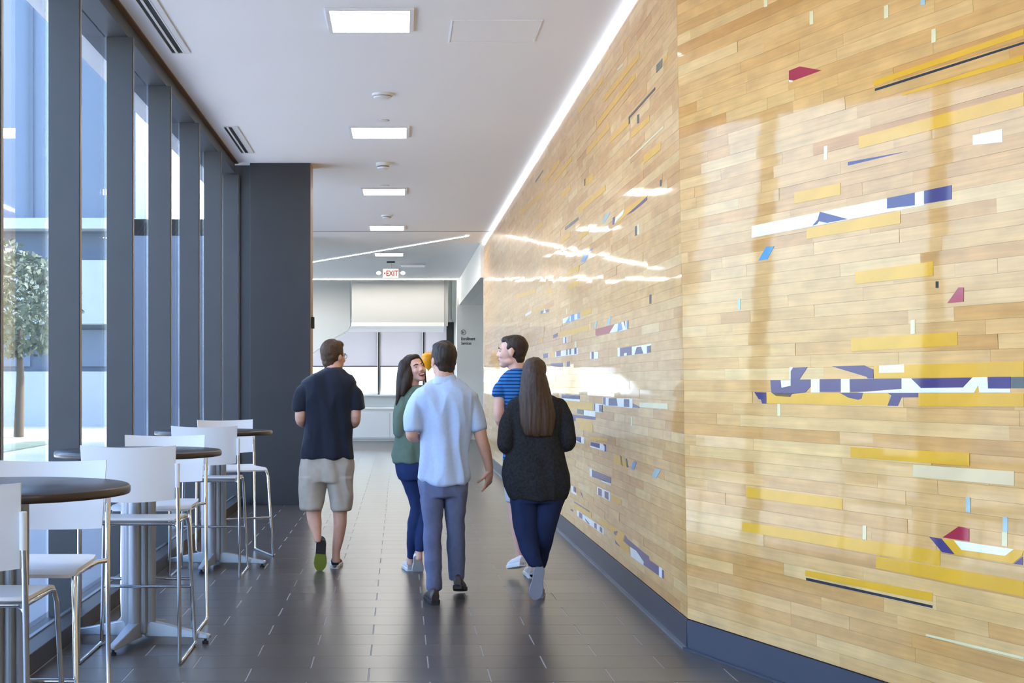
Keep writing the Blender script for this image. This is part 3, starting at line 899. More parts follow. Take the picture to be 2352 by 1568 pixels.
for k in range(30):
    part('mullion', 'facade_dark', -30 + 1.5*k, -29.88 + 1.5*k, 0.15, 0.299, 7.9, 19)
for k in range(12):
    w = part('window', 'facade_glass', -29 + 3.6*k, -26.6 + 3.6*k, 0.9, 0.999, 2.3, 3.7)
for k in range(9):
    MB().box(-28 + 4.6*k, -25.6 + 4.6*k, 0.2, 0.5, 6.28, 6.2999).build('soffit_lamp', emit_mat('soffit_lamp_lens', (1, .9, .6), 3.0), bd)
tag(bd, 'pale building with dark window bands seen outside through the glass', 'building')
rl = empty('guard_rail', (-16, 24, -0.22))
for k in range(12):
    MB().box(-9 + 1.6*k, -8.95 + 1.6*k, -.025, .025, 0, 1.1).build('post', M['slate'], rl)
for z in (.35, .6, .85, 1.08):
    MB().box(-9, 8.7, -.015, .015, z, z + .03).build('rail', M['slate'], rl)
tag(rl, 'thin dark guard rail standing outside beyond the windows', 'railing')
def tree(x, y, h, r, lab, seed):
    t = empty('tree', (x, y, -0.176)); rn = random.Random(seed)
    MB().tube([(0,0,0), (.05,0,h*.3), (.0,.05,h*.55)], [.16, .12, .07], n=10).build('trunk', M['bark'], t, smooth=True)
    b = MB()
    for k in range(2600):
        th = rn.uniform(0, 6.283); u = rn.uniform(-1, 1); q = r * rn.uniform(.45, 1.0) ** .5
        c = Vector((q*math.cos(th)*math.sqrt(1-u*u), q*math.sin(th)*math.sqrt(1-u*u), h*.66 + q*u*.85))
        a = Vector((rn.gauss(0,1), rn.gauss(0,1), rn.gauss(0,1))).normalized()*.13
        d = Vector((rn.gauss(0,1), rn.gauss(0,1), rn.gauss(0,1))).normalized()*.07
        b.add([c - a, c + d, c + a, c - d], [(0,1,2,3)])
    b.build('foliage', M['leaf'], t, fix=False)
    tag(t, lab, 'tree')
lb = empty('sky_block_building', (-21, 0, -0.22))  # unseen block added to keep bright sky out of the wood wall's reflections
def lpart(n, m_, x0, x1, y0, y1, z0, z1):
    return MB().box(x0, x1, y0, y1, z0, z1).build(n, M[m_], lb)
M['brick'] = mat('dull_brick', srgb(104, 92, 86), rough=.9, noise=.15, nscale=2)
lpart('wall', 'brick', -10, 0, -16, 19, 0, 4.3)
lpart('parapet', 'facade', -10.1, .12, -16.1, 19.1, 4.3, 4.7)
for k in range(11):
    w = lpart('window', 'facade_glass', .001, .05, -15 + 3.1*k, -13 + 3.1*k, 1.0, 3.2)
    MB().box(.051, .09, -15.1 + 3.1*k, -12.9 + 3.1*k, .9, 1.0).build('sill', M['facade'], w)
tag(lb, 'unseen low brick building added across the paving to block sky reflections', 'building')
tree(-11.5, 40.0, 6.0, 1.9, 'leafy green tree outside close to the hallway windows', 1)
tree(-14.0, 44.0, 7.0, 2.4, 'taller leafy green tree outside against the banded building', 2)
# ================================================================== ceiling fixtures
def at_ceiling(x, y):
    d = (CEIL - EYE) * F / (CY - y)
    return Vector(((x - CX) / F * d, d, CEIL))
pf = mat('panel_frame', srgb(232, 232, 230), rough=.45)
def light_panel(x, y):
    e = empty('ceiling_light', (x, y, CEIL))
    f = MB(); w = .315; i = .285
    for a, b, c, d in ((-w, w, -w, -i), (-w, w, i, w), (-w, -i, -i, i), (i, w, -i, i)):
        f.box(a, b, c, d, -0.018, -0.0005)
    f.build('frame', pf, e)
    MB().box(-i + .0005, i - .0005, -i + .0005, i - .0005, -0.012, -0.001).build('diffuser', M['panel_light'], e)
    tag(e, 'square lit ceiling light panel in the row along the hallway', 'light', 'ceiling light panels along the hallway')
    return e
lp = light_panel(-0.21, 9.65)
lp['label'] = 'square lit ceiling panel beside the flush access panel'
for x, y, lab in ((-.21, 13.97, 'square lit ceiling panel between the shallow detector and the deep ringed detector'),
                  (-.21, 18.3, 'square lit ceiling panel just past the deep ringed detector'),
                  (-.21, 22.62, 'square lit ceiling panel just before the joint across the ceiling'),
                  (-.21, 27.3, 'square lit ceiling panel just before the exit sign'),
                  (-.21, 5.3, 'square lit ceiling panel level with the bar table closest to the angled wall'),
                  (-.21, 1.0, 'square lit ceiling panel of the hallway row closest to the back wall'),
                  (2.1, 1.2, 'added unseen fill light panel off the row, beside the angled wood wall'),  # last two panels are unseen fill, added to brighten the angled wall
                  (2.1, -1.4, 'added unseen fill light panel off the row, in the corner at the back wall')):
    c = copy_tree(lp); c.location = (x, y, CEIL); c['label'] = lab

# diagonal strip, and the strip that ends the low ceiling
a = at_ceiling(1073, 540); b_ = at_ceiling(713, 601); b_ = a + (b_ - a) * 1.25
ds = empty('linear_light', (a + b_) / 2)
dr = (b_ - a).normalized(); sd = Vector((-dr.y, dr.x, 0)); h = (b_ - a).length / 2
zz = Vector((0, 0, -.0008)); x = MB(); x.prism([-dr*h - sd*.035 + zz, dr*h - sd*.035 + zz, dr*h + sd*.035 + zz, -dr*h + sd*.035 + zz], (0, 0, -0.012)); x.build('lens', M['strip_light'], ds)
x = MB()
for q in (-1, 1):
    x.prism([-dr*h + sd*q*.036 + zz, dr*h + sd*q*.036 + zz, dr*h + sd*q*.048 + zz, -dr*h + sd*q*.048 + zz], (0, 0, -0.016))
x.build('housing', pf, ds)
tag(ds, 'long slanting white linear light set across the ceiling', 'light')
es = empty('edge_light', (-0.5, 33.93, CEIL))
MB().box(-4.05, 1.98, -0.03, 0.03, -0.016, -0.0005).build('lens', M['strip_light'], es)
MB().box(-4.05, 1.98, 0.031, 0.068, -0.02, -0.0005).build('housing', pf, es)
tag(es, 'straight white light line along the end edge of the ceiling', 'light')

# exit sign with two lamp heads
ex = empty('exit_sign', (-0.185, 29.0, CEIL))
MB().box(-.09, .09, -.05, .05, -0.03, -0.0005).build('canopy', M['black'], ex)
MB().tube([(0, 0, -.03), (0, 0, -.155)], .015, n=12).build('stem', pf, ex)
MB().box(-.18, .18, -.028, .028, -.37, -.155).build('housing', pf, ex, bevel=.006)
MB().box(-.168, .168, -.0295, -.0282, -.358, -.167).build('face', M['exit_face'], ex)
RX = Matrix.Rotation(math.pi/2, 4, 'X')
text_mesh('EXIT', .165, 'letters', M['exit_red'], Matrix.Translation((-.105, -.0297, -.318)) @ Matrix.Diagonal((.78, 1, 1, 1)) @ RX, ex, .0006, True)
x = MB(); x.prism([(-.152, -.0297, -.262), (-.118, -.0297, -.232), (-.118, -.0297, -.292)], (0, -.0008, 0)); x.build('arrow', M['exit_red'], ex)
for q in (-1, 1):
    lh = MB().tube([(q*.18, -.01, -.255), (q*.215, -.01, -.255)], .012, n=10).build('lamp_arm', pf, ex)
    b = MB(); b.ball((q*.265, -.02, -.255), (.055, .04, .042)); b.build('lamp_head', M['lamp_head'], ex, smooth=True)
tag(ex, 'ceiling exit sign with red letters and two lamp heads', 'sign')

# detectors and caps
def detector(x, y, r, h, lab, cat='detector', name='smoke_detector'):
    p = at_ceiling(x, y)
    e = empty(name, p)
    MB().lathe([(r, -.0005), (r, -h*.4), (r*.86, -h*.5)], n=32).build('base', M['white_plastic'], e, smooth=True)
    MB().lathe([(r*.84, -h*.5), (r*.84, -h*.62)], n=32).build('vent_ring', mat('vent_ring', (.12,.12,.12), rough=.6), e)
    MB().lathe([(r*.86, -h*.62), (r*.80, -h*.85), (r*.45, -h), (.01, -h)], n=32).build('cover', M['white_plastic'], e, smooth=True)
    tag(e, lab, cat)
detector(878, 216, .095, .045, 'shallow round white detector between the two largest ceiling panels')
detector(880, 374, .085, .085, 'deep round white detector with a dark ring on the ceiling')
detector(888, 494, .085, .06, 'round white detector on the ceiling just before the joint')
for x, y, lab in ((880, 276, 'small flat round ceiling cap just past the shallow detector'), (884, 426, 'small flat round ceiling cap just past the deep ringed detector'), (889, 516, 'small flat round ceiling cap close before the ceiling joint')):
    p = at_ceiling(x, y); e = empty('sprinkler_cap', p)
    MB().lathe([(.055, -.0005), (.055, -.006), (.046, -.010), (.01, -.010)], n=28).build('plate', M['white_plastic'], e, smooth=True)
    MB().lathe([(.0561, -.0004), (.061, -.002), (.061, -.0004)], n=28).build('rim', mat('cap_rim', (.5,.5,.5), rough=.5), e)
    tag(e, lab, 'sprinkler', 'sprinkler caps in the ceiling')
# slot diffusers near the windows
def slot(y0, y1, lab):
    e = empty('slot_diffuser', (-1.75, (y0 + y1)/2, CEIL)); h = (y1 - y0)/2
    f = MB()
    for a, b in ((-.075, -.066), (-.038, -.020), (.020, .032), (.066, .078)):
        f.box(a, b, -h, h, -.010, -.0005)
    f.box(-.075, .078, -h - .012, -h, -.010, -.0005); f.box(-.075, .078, h, h + .012, -.010, -.0005)
    f.build('frame', pf, e)
    MB().box(-.0659, -.0381, -h, h, -.004, -.0006).build('slot', M['black'], e)
    MB().box(-.0199, .0199, -h, h, -.004, -.0006).build('slot', M['black'], e)
    MB().box(.0321, .0659, -h, h, -.008, -.0006).build('blade', pf, e)
    tag(e, lab, 'vent')
slot(9.0, 10.6, 'long white slot air vent in the ceiling, the nearer to the barstools')
slot(13.67, 15.23, 'long white slot air vent in the ceiling beside the dark column')
# access panel and a plain supply plate
e = empty('access_panel', (0.715, 9.96, CEIL))
MB().box(-.32, .32, -.30, .30, -.004, -.0005).build('leaf', M['ceiling'], e)
f = MB()
for a, b, c, d in ((-.332, .332, -.312, -.302), (-.332, .332, .302, .312), (-.332, -.322, -.302, .302), (.322, .332, -.302, .302)):
    f.box(a, b, c, d, -.007, -.0005)
f.build('frame', M['ceiling'], e)
tag(e, 'flush square access panel in the white ceiling beside the wood wall', 'panel')
e = empty('air_diffuser', at_ceiling(949, 608))
MB().box(-.30, .30, -.30, .30, -.022, -.0005).build('frame', pf, e)
MB().box(-.26, .26, -.26, .26, -.034, -.0221).build('plate', M['white_plastic'], e, bevel=.003)
tag(e, 'square white air diffuser plate in the ceiling beside the exit sign', 'vent')

# ---- sign on the white wall of the side lobby
sg = empty('wall_sign', P(1059, 777, 33.998))
c = sg.location
blk = mat('sign_black', (.03, .03, .03), rough=.5)
mp_ = 34.0 / F
for s, y in (('Enrollment', 781), ('Services', 791.5)):
    o = text_mesh(s, .115, 'lettering', blk, RX, sg, .002, True)
    o.scale = (.70 if s == 'Enrollment' else .70, 1, 1)
    o.location = (0, -.003, (777 - y) * mp_)
b = MB()
n = 28
ring = lambda r, yy: [Vector((.06 + r*math.cos(2*math.pi*j/n), yy, (777 - 763)*mp_ + r*math.sin(2*math.pi*j/n))) for j in range(n)]
vs = ring(.066, -.004) + ring(.056, -.004) + ring(.066, -.0005) + ring(.056, -.0005)
fs = []
for j in range(n):
    k = (j+1) % n
    fs += [(j, k, n+k, n+j), (2*n+j, 3*n+j, 3*n+k, 2*n+k), (j, 2*n+j, 2*n+k, k), (n+j, n+k, 3*n+k, 3*n+j)]
b.add(vs, fs); b.build('icon_ring', blk, sg)
z = (777 - 763)*mp_
b = MB()
b.ball((.045, -.004, z + .022), (.012, .003, .012)); b.prism([(.03, -.004, z - .03), (.06, -.004, z - .03), (.058, -.004, z + .006), (.034, -.004, z + .006)], (0, .0035, 0))
b.prism([(.066, -.004, z - .02), (.092, -.004, z + .02), (.085, -.004, z + .028), (.06, -.004, z - .012)], (0, .0035, 0))
b.build('icon_figure', blk, sg)
tag(sg, 'black wall lettering with a round icon on the white wall', 'sign')

# ---- orange balloon tied to the counter
bl = empty('balloon', (0.76, 33.45, 0.83))
q = P(984, 829, 33.45) - Vector((0.76, 33.45, 0.83))
M['orange'] = mat('orange_balloon', srgb(245, 165, 25), rough=.3, sub=0.0)
b = MB(); b.lathe([(.015, -.235), (.03, -.22), (.09, -.16), (.165, -.04), (.19, .06), (.165, .15), (.10, .21), (.03, .235), (.002, .237)], c=q, n=28)
b.build('skin', M['orange'], bl, smooth=True)
b = MB(); b.lathe([(.022, -.262), (.008, -.236), (.015, -.234)], c=q, n=14); b.build('knot', M['orange'], bl)
MB().tube([q + Vector((0,0,-.25)), q*.6 + Vector((.02,.02,0)), (0,0,0.02)], .0025, n=6, smooth=5).build('ribbon', M['white_trim'], bl)
MB().lathe([(.05, 0.0005), (.05, .012), (.02, .02)], n=20).build('weight', M['orange'], bl)
tag(bl, 'round orange balloon floating over the low counter by the far windows', 'balloon')

# ================================================================== tables and stools
def bar_table(x, y, rz, lab):
    e = empty('bar_table', (x, y, 0), rz)
    MB().lathe([(.455, 1.0585), (.468, 1.0605), (.470, 1.066), (.470, 1.084), (.4655, 1.0895)], n=72).build('edge_band', M['table_edge'], e, smooth=True)
    MB().lathe([(.4650, 1.0896), (.462, 1.0915), (.01, 1.0915)], n=72).build('table_top', M['table_top'], e, smooth=True)
    MB().box(-.15, .15, -.15, .15, 1.035, 1.058).build('mounting_plate', M['silver'], e)
    c = MB(); c.box(-.062, .062, -.062, .062, .05, 1.035); c.build('column_core', M['silver'], e, bevel=.012)
    for k in range(4):
        a = k * math.pi/2
        d = Vector((math.cos(a), math.sin(a), 0))
        MB().tube([d*.068 + Vector((0,0,.04)), d*.068 + Vector((0,0,1.035))], .033, n=20).build('column_tube', M['silver'], e, smooth=True)
        lg = MB()
        s = Vector((-d.y, d.x, 0))
        pr = [(.05, .035, .125, .040), (.16, .035, .105, .034), (.30, .033, .075, .028), (.405, .030, .056, .024), (.425, .034, .050, .019)]
        rg = []
        for q, z0, z1, w in pr:
            rg.append([d*q + s*w + Vector((0,0,z0)), d*q + s*w*.8 + Vector((0,0,z1)), d*q - s*w*.8 + Vector((0,0,z1)), d*q - s*w + Vector((0,0,z0))])
        lg.rings(rg)
        leg = lg.build('leg', M['silver'], e, bevel=.005)
        MB().lathe([(.018, 0.0), (.018, .014), (.008, .018), (.008, .036)], c=d*.395, n=16).build('leveller', M['black'], leg)
    tag(e, lab, 'table')
    return e
bar_table(-1.488, 4.97, math.radians(-8), 'round dark topped bar table with silver pedestal closest to the angled wood wall')
bar_table(-1.488, 7.56, math.radians(-9), 'round dark topped bar table with silver pedestal, the middle one')
bar_table(-1.488, 10.62, math.radians(-6), 'round dark topped bar table with silver pedestal closest to the dark column')

def stool():
    e = empty('bar_stool')
    # curved back shell
    nx, nz = 16, 8
    vs = []; fs = []
    def bp(u, v, off):
        x = u * .25
        wrap = .055 * (u*u)
        y = -.315 + wrap - .03 * (1 - v) * 0 - .035 * v + off
        z = .865 + .275 * v + (.010 * u*u if v > .5 else -.012*(1-u*u)*(1-v))
        x *= 1 - .05*(1-v)
        return Vector((x, y, z))
    for off in (0.0, .011):
        for i in range(nz + 1):
            for j in range(nx + 1):
                vs.append(bp(-1 + 2*j/nx, i/nz, off))
    n1 = (nx+1)*(nz+1)
    for i in range(nz):
        for j in range(nx):
            a = i*(nx+1)+j
            fs.append((a, a+1, a+nx+2, a+nx+1)); fs.append((n1+a, n1+a+nx+1, n1+a+nx+2, n1+a+1))
    bd_ = [j for j in range(nx+1)] + [i*(nx+1)+nx for i in range(1, nz+1)] + [nz*(nx+1)+j for j in range(nx-1, -1, -1)] + [i*(nx+1) for i in range(nz-1, 0, -1)]
    for k in range(len(bd_)):
        a, b = bd_[k], bd_[(k+1) % len(bd_)]
        fs.append((a, n1+a, n1+b, b))
    mb = MB(); mb.add(vs, fs)
    bo = mb.build('backrest', M['white_plastic'], e, smooth=True)
    # seat shell
    nx, ny = 14, 14
    vs = []; fs = []
    def sp(u, v, off):
        x = u * (.225 + .012*v)
        y = -.205 + .41 * v
        z = .752 - .018*(1-u*u)*math.sin(math.pi*min(v*1.1, 1)) + off
        if v > .8: z -= .30 * (v-.8)**2 * 4 * .35
        if v < .12: z += .010*(1 - v/.12)
        if abs(u) > .9 and (v > .93 or v < .07): y += (-.012 if v > .5 else .012)
        return Vector((x, y, z))
    for off in (0.0, -.013):
        for i in range(ny + 1):
            for j in range(nx + 1):
                vs.append(sp(-1 + 2*j/nx, i/ny, off))
    n1 = (nx+1)*(ny+1)
    for i in range(ny):
        for j in range(nx):
            a = i*(nx+1)+j
            fs.append((a, a+1, a+nx+2, a+nx+1)); fs.append((n1+a, n1+a+nx+1, n1+a+nx+2, n1+a+1))
    bd_ = [j for j in range(nx+1)] + [i*(nx+1)+nx for i in range(1, ny+1)] + [ny*(nx+1)+j for j in range(nx-1, -1, -1)] + [i*(nx+1) for i in range(ny-1, 0, -1)]
    for k in range(len(bd_)):
        a, b = bd_[k], bd_[(k+1) % len(bd_)]
        fs.append((a, n1+a, n1+b, b))
    mb = MB(); mb.add(vs, fs)
    mb.build('seat', M['white_plastic'], e, smooth=True)
    r = .0105
    for q in (-1, 1):
        # rear leg with the upright that carries the back
        MB().tube([(q*.256, -.285, 1.03), (q*.258, -.272, .85), (q*.262, -.262, .45), (q*.266, -.268, .025), (q*.266, -.262, .012)], r, n=12).build('rear_leg', M['chrome'], e, smooth=True)
        MB().tube([(q*.266, -.265, .0112), (q*.266, -.25, .0096), (q*.266, .25, .0096), (q*.266, .268, .014)], r, n=12).build('runner', M['chrome'], e, smooth=True)
        MB().tube([(q*.266, .266, .012), (q*.262, .268, .03), (q*.236, .212, .68), (q*.230, .196, .722), (q*.224, .16, .728), (q*.224, -.20, .728), (q*.252, -.255, .728)], r, n=12).build('front_leg', M['chrome'], e, smooth=True)
        MB().tube([(q*.256, -.282, .93), (q*.256, -.286, 1.055)], .013, n=12).build('back_sleeve', M['white_plastic'], e, smooth=True)
        MB().lathe([(.012, -.0005), (.012, .006)], c=(q*.266, .2, 0.0006), n=10).build('glide', M['black'], e)
    MB().tube([(-.251, .243, .333), (.251, .243, .333)], r*.9, n=12).build('foot_rest', M['chrome'], e, smooth=True)
    MB().tube([(-.224, -.12, .722), (.224, -.12, .722)], r*.9, n=10).build('cross_bar', M['chrome'], e, smooth=True)
    return e
st0 = stool()
spots = [(-1.488, 4.62, 0.0, 'white bar stool backing onto the angled wood wall at the table closest to it'),
         (-1.49, 5.32, math.pi, 'white bar stool facing the angled wood wall at the table closest to it'),
         (-1.415, 7.195, 0.0, 'white bar stool facing the dark column, at the middle bar table'),
         (-1.462, 7.97, math.pi, 'white bar stool turned away from the dark column, at the middle bar table'),
         (-1.470, 10.26, 0.0, 'white bar stool facing the column, at the table closest to the dark column'),
         (-1.414, 11.34, math.pi + .40, 'white bar stool turned askew between the last bar table and the dark column')]
for i, (x, y, a, lab) in enumerate(spots):
    o = st0 if i == 0 else copy_tree(st0)
    o.location = (x, y, 0); o.rotation_euler = (0, 0, a)
    tag(o, lab, 'stool', 'white bar stools along the windows')
# ================================================================== people
M['skin'] = mat('skin', srgb(214, 164, 140), rough=.5, sub=.12, noise=.05, nscale=25)
M['skin_fair'] = mat('skin_fair', srgb(226, 178, 158), rough=.5, sub=.12, noise=.05, nscale=25)
M['hair_brown'] = mat('hair_brown', srgb(74, 52, 34), rough=.5, spec=.35, noise=.35, nscale=9, nstretch=(14, 14, 2), bump=.5, bscale=60)
M['hair_dark'] = mat('hair_dark', srgb(52, 38, 29), rough=.5, spec=.35, noise=.35, nscale=9, nstretch=(14, 14, 2), bump=.5, bscale=60)
M['hair_long'] = mat('hair_long', srgb(66, 44, 30), rough=.42, spec=.4, noise=.45, nscale=7, nstretch=(22, 22, 1.2), bump=.7, bscale=30)
M['navy'] = mat('navy_polo_cotton', srgb(34, 38, 50), rough=.9, spec=.2, sheen=.15, noise=.08, nscale=30, bump=.15, bscale=500)
M['khaki'] = mat('khaki_cotton', srgb(182, 172, 158), rough=.9, spec=.2, noise=.06, nscale=20, bump=.15, bscale=500)
M['green'] = mat('olive_green_cotton', srgb(104, 122, 108), rough=.9, spec=.2, noise=.08, nscale=20, bump=.15, bscale=400)
M['paleblue'] = mat('pale_blue_cotton', srgb(186, 203, 232), rough=.9, spec=.2, noise=.04, nscale=60, bump=.15, bscale=500)
M['chino'] = mat('grey_blue_chino', srgb(104, 112, 142), rough=.9, spec=.2, noise=.06, nscale=30, bump=.15, bscale=500)
M['jeans'] = mat('blue_denim', srgb(38, 54, 98), rough=.85, spec=.2, noise=.18, nscale=6, bump=.2, bscale=600)
M['jeans_dark'] = mat('dark_blue_denim', srgb(34, 44, 76), rough=.85, spec=.2, noise=.15, nscale=6, bump=.2, bscale=600)
M['cardigan'] = mat('charcoal_knit', srgb(44, 44, 46), rough=.95, spec=.15, noise=.30, nscale=70, bump=.5, bscale=260)
M['short_navy'] = mat('grey_shorts_cotton', srgb(186, 186, 192), rough=.9, spec=.2)
M['shoe_brown'] = mat('brown_leather', srgb(58, 46, 44), rough=.4)
M['shoe_navy'] = mat('navy_mesh', srgb(38, 52, 72), rough=.8)
M['shoe_white'] = mat('white_canvas', srgb(216, 214, 214), rough=.8)
M['shoe_grey'] = mat('grey_canvas', srgb(150, 152, 166), rough=.7)
M['sole_white'] = mat('white_rubber', srgb(232, 232, 230), rough=.6)
M['sole_dark'] = mat('dark_rubber', srgb(44, 42, 44), rough=.6)
M['sole_lime'] = mat('lime_rubber', srgb(126, 132, 42), rough=.6)
M['eye_white'] = mat('eye_white', (.52,.50,.48), rough=.3)
M['eye_dark'] = mat('eye_dark', (.03,.02,.015), rough=.2)
M['lip'] = mat('lip', srgb(186, 100, 96), rough=.5)
M['mouth'] = mat('mouth_inside', srgb(110, 40, 40), rough=.6)
M['teeth'] = mat('teeth', srgb(240, 238, 230), rough=.3)
# striped T-shirt
m = mat('striped_jersey', srgb(52, 118, 180), rough=.9, spec=.2)
t = m.node_tree; b = t.nodes['Principled BSDF']
ge = t.nodes.new('ShaderNodeTexCoord'); sp_ = t.nodes.new('ShaderNodeSeparateXYZ'); t.links.new(ge.outputs['Object'], sp_.inputs[0])
mu = t.nodes.new('ShaderNodeMath'); mu.operation = 'MULTIPLY'; mu.inputs[1].default_value = 1/.0262; t.links.new(sp_.outputs[2], mu.inputs[0])
fr_ = t.nodes.new('ShaderNodeMath'); fr_.operation = 'FRACT'; t.links.new(mu.outputs[0], fr_.inputs[0])
gt = t.nodes.new('ShaderNodeMath'); gt.operation = 'GREATER_THAN'; gt.inputs[1].default_value = .62; t.links.new(fr_.outputs[0], gt.inputs[0])
mx_ = t.nodes.new('ShaderNodeMix'); mx_.data_type = 'RGBA'
mx_.inputs['A'].default_value = (*srgb(50, 118, 182), 1); mx_.inputs['B'].default_value = (*srgb(34, 52, 100), 1)
t.links.new(gt.outputs[0], mx_.inputs['Factor']); t.links.new(mx_.outputs['Result'], b.inputs['Base Color'])
M['stripes'] = m

class Fig:
    """a figure laid out from where it stands: base distance d0, points by (pixel x, pixel y, extra depth)"""
    def __init__(s, name, d0, x, label, group='people walking down the hallway'):
        s.d0 = d0
        s.e = empty(name, ((x - CX)/F*d0, d0, 0))
        s.o = s.e.location.copy()
        s.k = d0 / F
        tag(s.e, label, 'person', group)
    def p(s, x, y, dd=0.0):
        return P(x, y, s.d0 + dd) - s.o
    def stack(s, mb, rows, n=28, ex=2.3, sub=4):
        """rows of (y, x_left, x_right, extra depth, half depth): one solid through level sections"""
        R = []
        for y, xl, xr, dd, hd in rows:
            a = s.p(xl, y, dd); b = s.p(xr, y, dd)
            R.append(((a + b)/2, (b.x - a.x)/2, hd))
        P2 = []; 
        cs, rs = catmull([r[0] for r in R], [(r[1], r[2]) for r in R], sub)
        rings = []
        # rounded ends
        for c, (w, d) in [(cs[0], rs[0])] + list(zip(cs, rs)) + [(cs[-1], rs[-1])]:
            ring = []
            for j in range(n):
                t = 2*math.pi*j/n
                ct, st = math.cos(t), math.sin(t)
                ring.append(Vector((c.x + w*math.copysign(abs(ct)**(2/ex), ct), c.y + d*math.copysign(abs(st)**(2/ex), st), c.z)))
            rings.append(ring)
        up = .012 if cs[0].z > cs[-1].z else -.012
        rings[0] = [Vector((cs[0].x + (v.x - cs[0].x)*.75, cs[0].y + (v.y - cs[0].y)*.75, v.z + up)) for v in rings[0]]
        rings[-1] = [Vector((cs[-1].x + (v.x - cs[-1].x)*.8, cs[-1].y + (v.y - cs[-1].y)*.8, v.z - up*.5)) for v in rings[-1]]
        mb.rings(rings)
    def limb(s, mb, rows, **kw):
        """rows of (x, y, extra depth, radius in metres)"""
        mb.limb([s.p(x, y, dd) for x, y, dd, r in rows], [r for *_, r in rows], **kw)

def Rh(yaw, pitch=0, roll=0):
    return Matrix.Rotation(math.radians(yaw), 3, 'Z') @ Matrix.Rotation(math.radians(pitch), 3, 'X') @ Matrix.Rotation(math.radians(roll), 3, 'Y')

def head(mb, c, R, k=1.0, jaw=1.0, open_mouth=False):
    A = lambda x, y, z: c + R @ (Vector((x, y, z))*k)
    def el(p, r): mb.ball(A(*p), tuple(q*k for q in r), M=R)
    el((0, -.014, .032), (.075, .096, .088))
    el((0, .034, -.015), (.060, .060, .080))
    el((0, .030, -.058), (.053*jaw, .058, .050))
    el((0, .058, -.092), (.030*jaw, .030, .024))
    el((0, .074, .020), (.050, .020, .014))
    for q in (-1, 1):
        el((q*.033, .064, -.026), (.023, .024, .024))
        el((q*.0775, -.008, -.004), (.009, .020, .031))
        el((q*.046, .010, -.068), (.014, .036, .022))
    mb.limb([A(0, .082, .016), A(0, .094, -.008), A(0, .103, -.026)], [.009*k, .0105*k, .0115*k], n=10, smooth=2)
    for q in (-1, 1): el((q*.010, .096, -.032), (.010, .011, .009))
    if not open_mouth:
        el((0, .086, -.057), (.022, .012, .007)); el((0, .085, -.068), (.019, .012, .007))
    else:
        el((0, .080, -.050), (.026, .014, .006)); el((0, .076, -.084), (.022, .014, .008))
    return A
def face_bits(e, A, R, k=1.0, brow='hair_dark', smile=False, squint=.8):
    for q in (-1, 1):
        b = MB(); b.ball(A(q*.031, .0785, .003), (.0135*k, .008*k, .0085*squint*k), M=R, n=14, m=8); ey = b.build('eye', M['eye_white'], e, smooth=True)
        b = MB(); b.ball(A(q*.031, .0845, .003), (.0072*k, .003*k, .0070*squint*k), M=R, n=12, m=8); b.build('iris', M['eye_dark'], ey, smooth=True)
        b = MB(); b.limb([A(q*.014, .0925, .0205), A(q*.032, .0915, .026), A(q*.050, .079, .020)], [.003*k, .0038*k, .0024*k], n=8, smooth=3); b.build('eyebrow', M[brow], e, smooth=True)
    if smile:
        b = MB(); b.ball(A(0, .0825, -.067), (.026*k, .011*k, .015*k), M=R); mo = b.build('mouth', M['mouth'], e, smooth=True)
        b = MB(); b.ball(A(0, .0875, -.061), (.022*k, .0085*k, .0075*k), M=R); b.build('teeth', M['teeth'], mo, smooth=True)
        b = MB(); b.limb([A(-.030, .078, -.055), A(-.018, .092, -.0525), A(0, .0955, -.0535), A(.018, .092, -.0525), A(.030, .078, -.055)], [.002*k, .0035*k, .004*k, .0035*k, .002*k], n=8, smooth=3)
        b.limb([A(-.028, .078, -.060), A(-.016, .089, -.079), A(0, .093, -.083), A(.016, .089, -.079), A(.028, .078, -.060)], [.002*k, .0035*k, .0045*k, .0035*k, .002*k], n=8, smooth=3)
        b.build('lips', M['lip'], e, smooth=True)
    else:
        b = MB(); b.limb([A(-.022, .087, -.061), A(0, .0975, -.0615), A(.022, .087, -.061)], [.002*k, .004*k, .002*k], n=8, smooth=3)
        b.build('lips', M['lip'], e, smooth=True)
def short_hair(e, c, R, name_mat, k=1.0, top=.0, sides=True):
    b = MB(); A = lambda x, y, z: c + R @ (Vector((x, y, z))*k)
    def el(p, r): b.ball(A(*p), tuple(q*k for q in r), M=R)
    el((0, -.024, .042), (.083, .098, .088 + top))
    el((0, -.042, .000), (.076, .068, .062))
    el((0, -.056, -.040), (.060, .042, .050))
    el((0, -.050, -.066), (.050, .036, .036))
    el((0, .022, .086 + top*.6), (.062, .062, .034 + top*.4))
    for q in (-1, 1): el((q*.068, .004, .022 if sides else .036), (.013, .026, .036 if sides else .026))
    me = vox(b, .006, smooth=6, disp=(.0030, (55, 55, 22)))
    add_mesh('hair', me, M[name_mat], e)
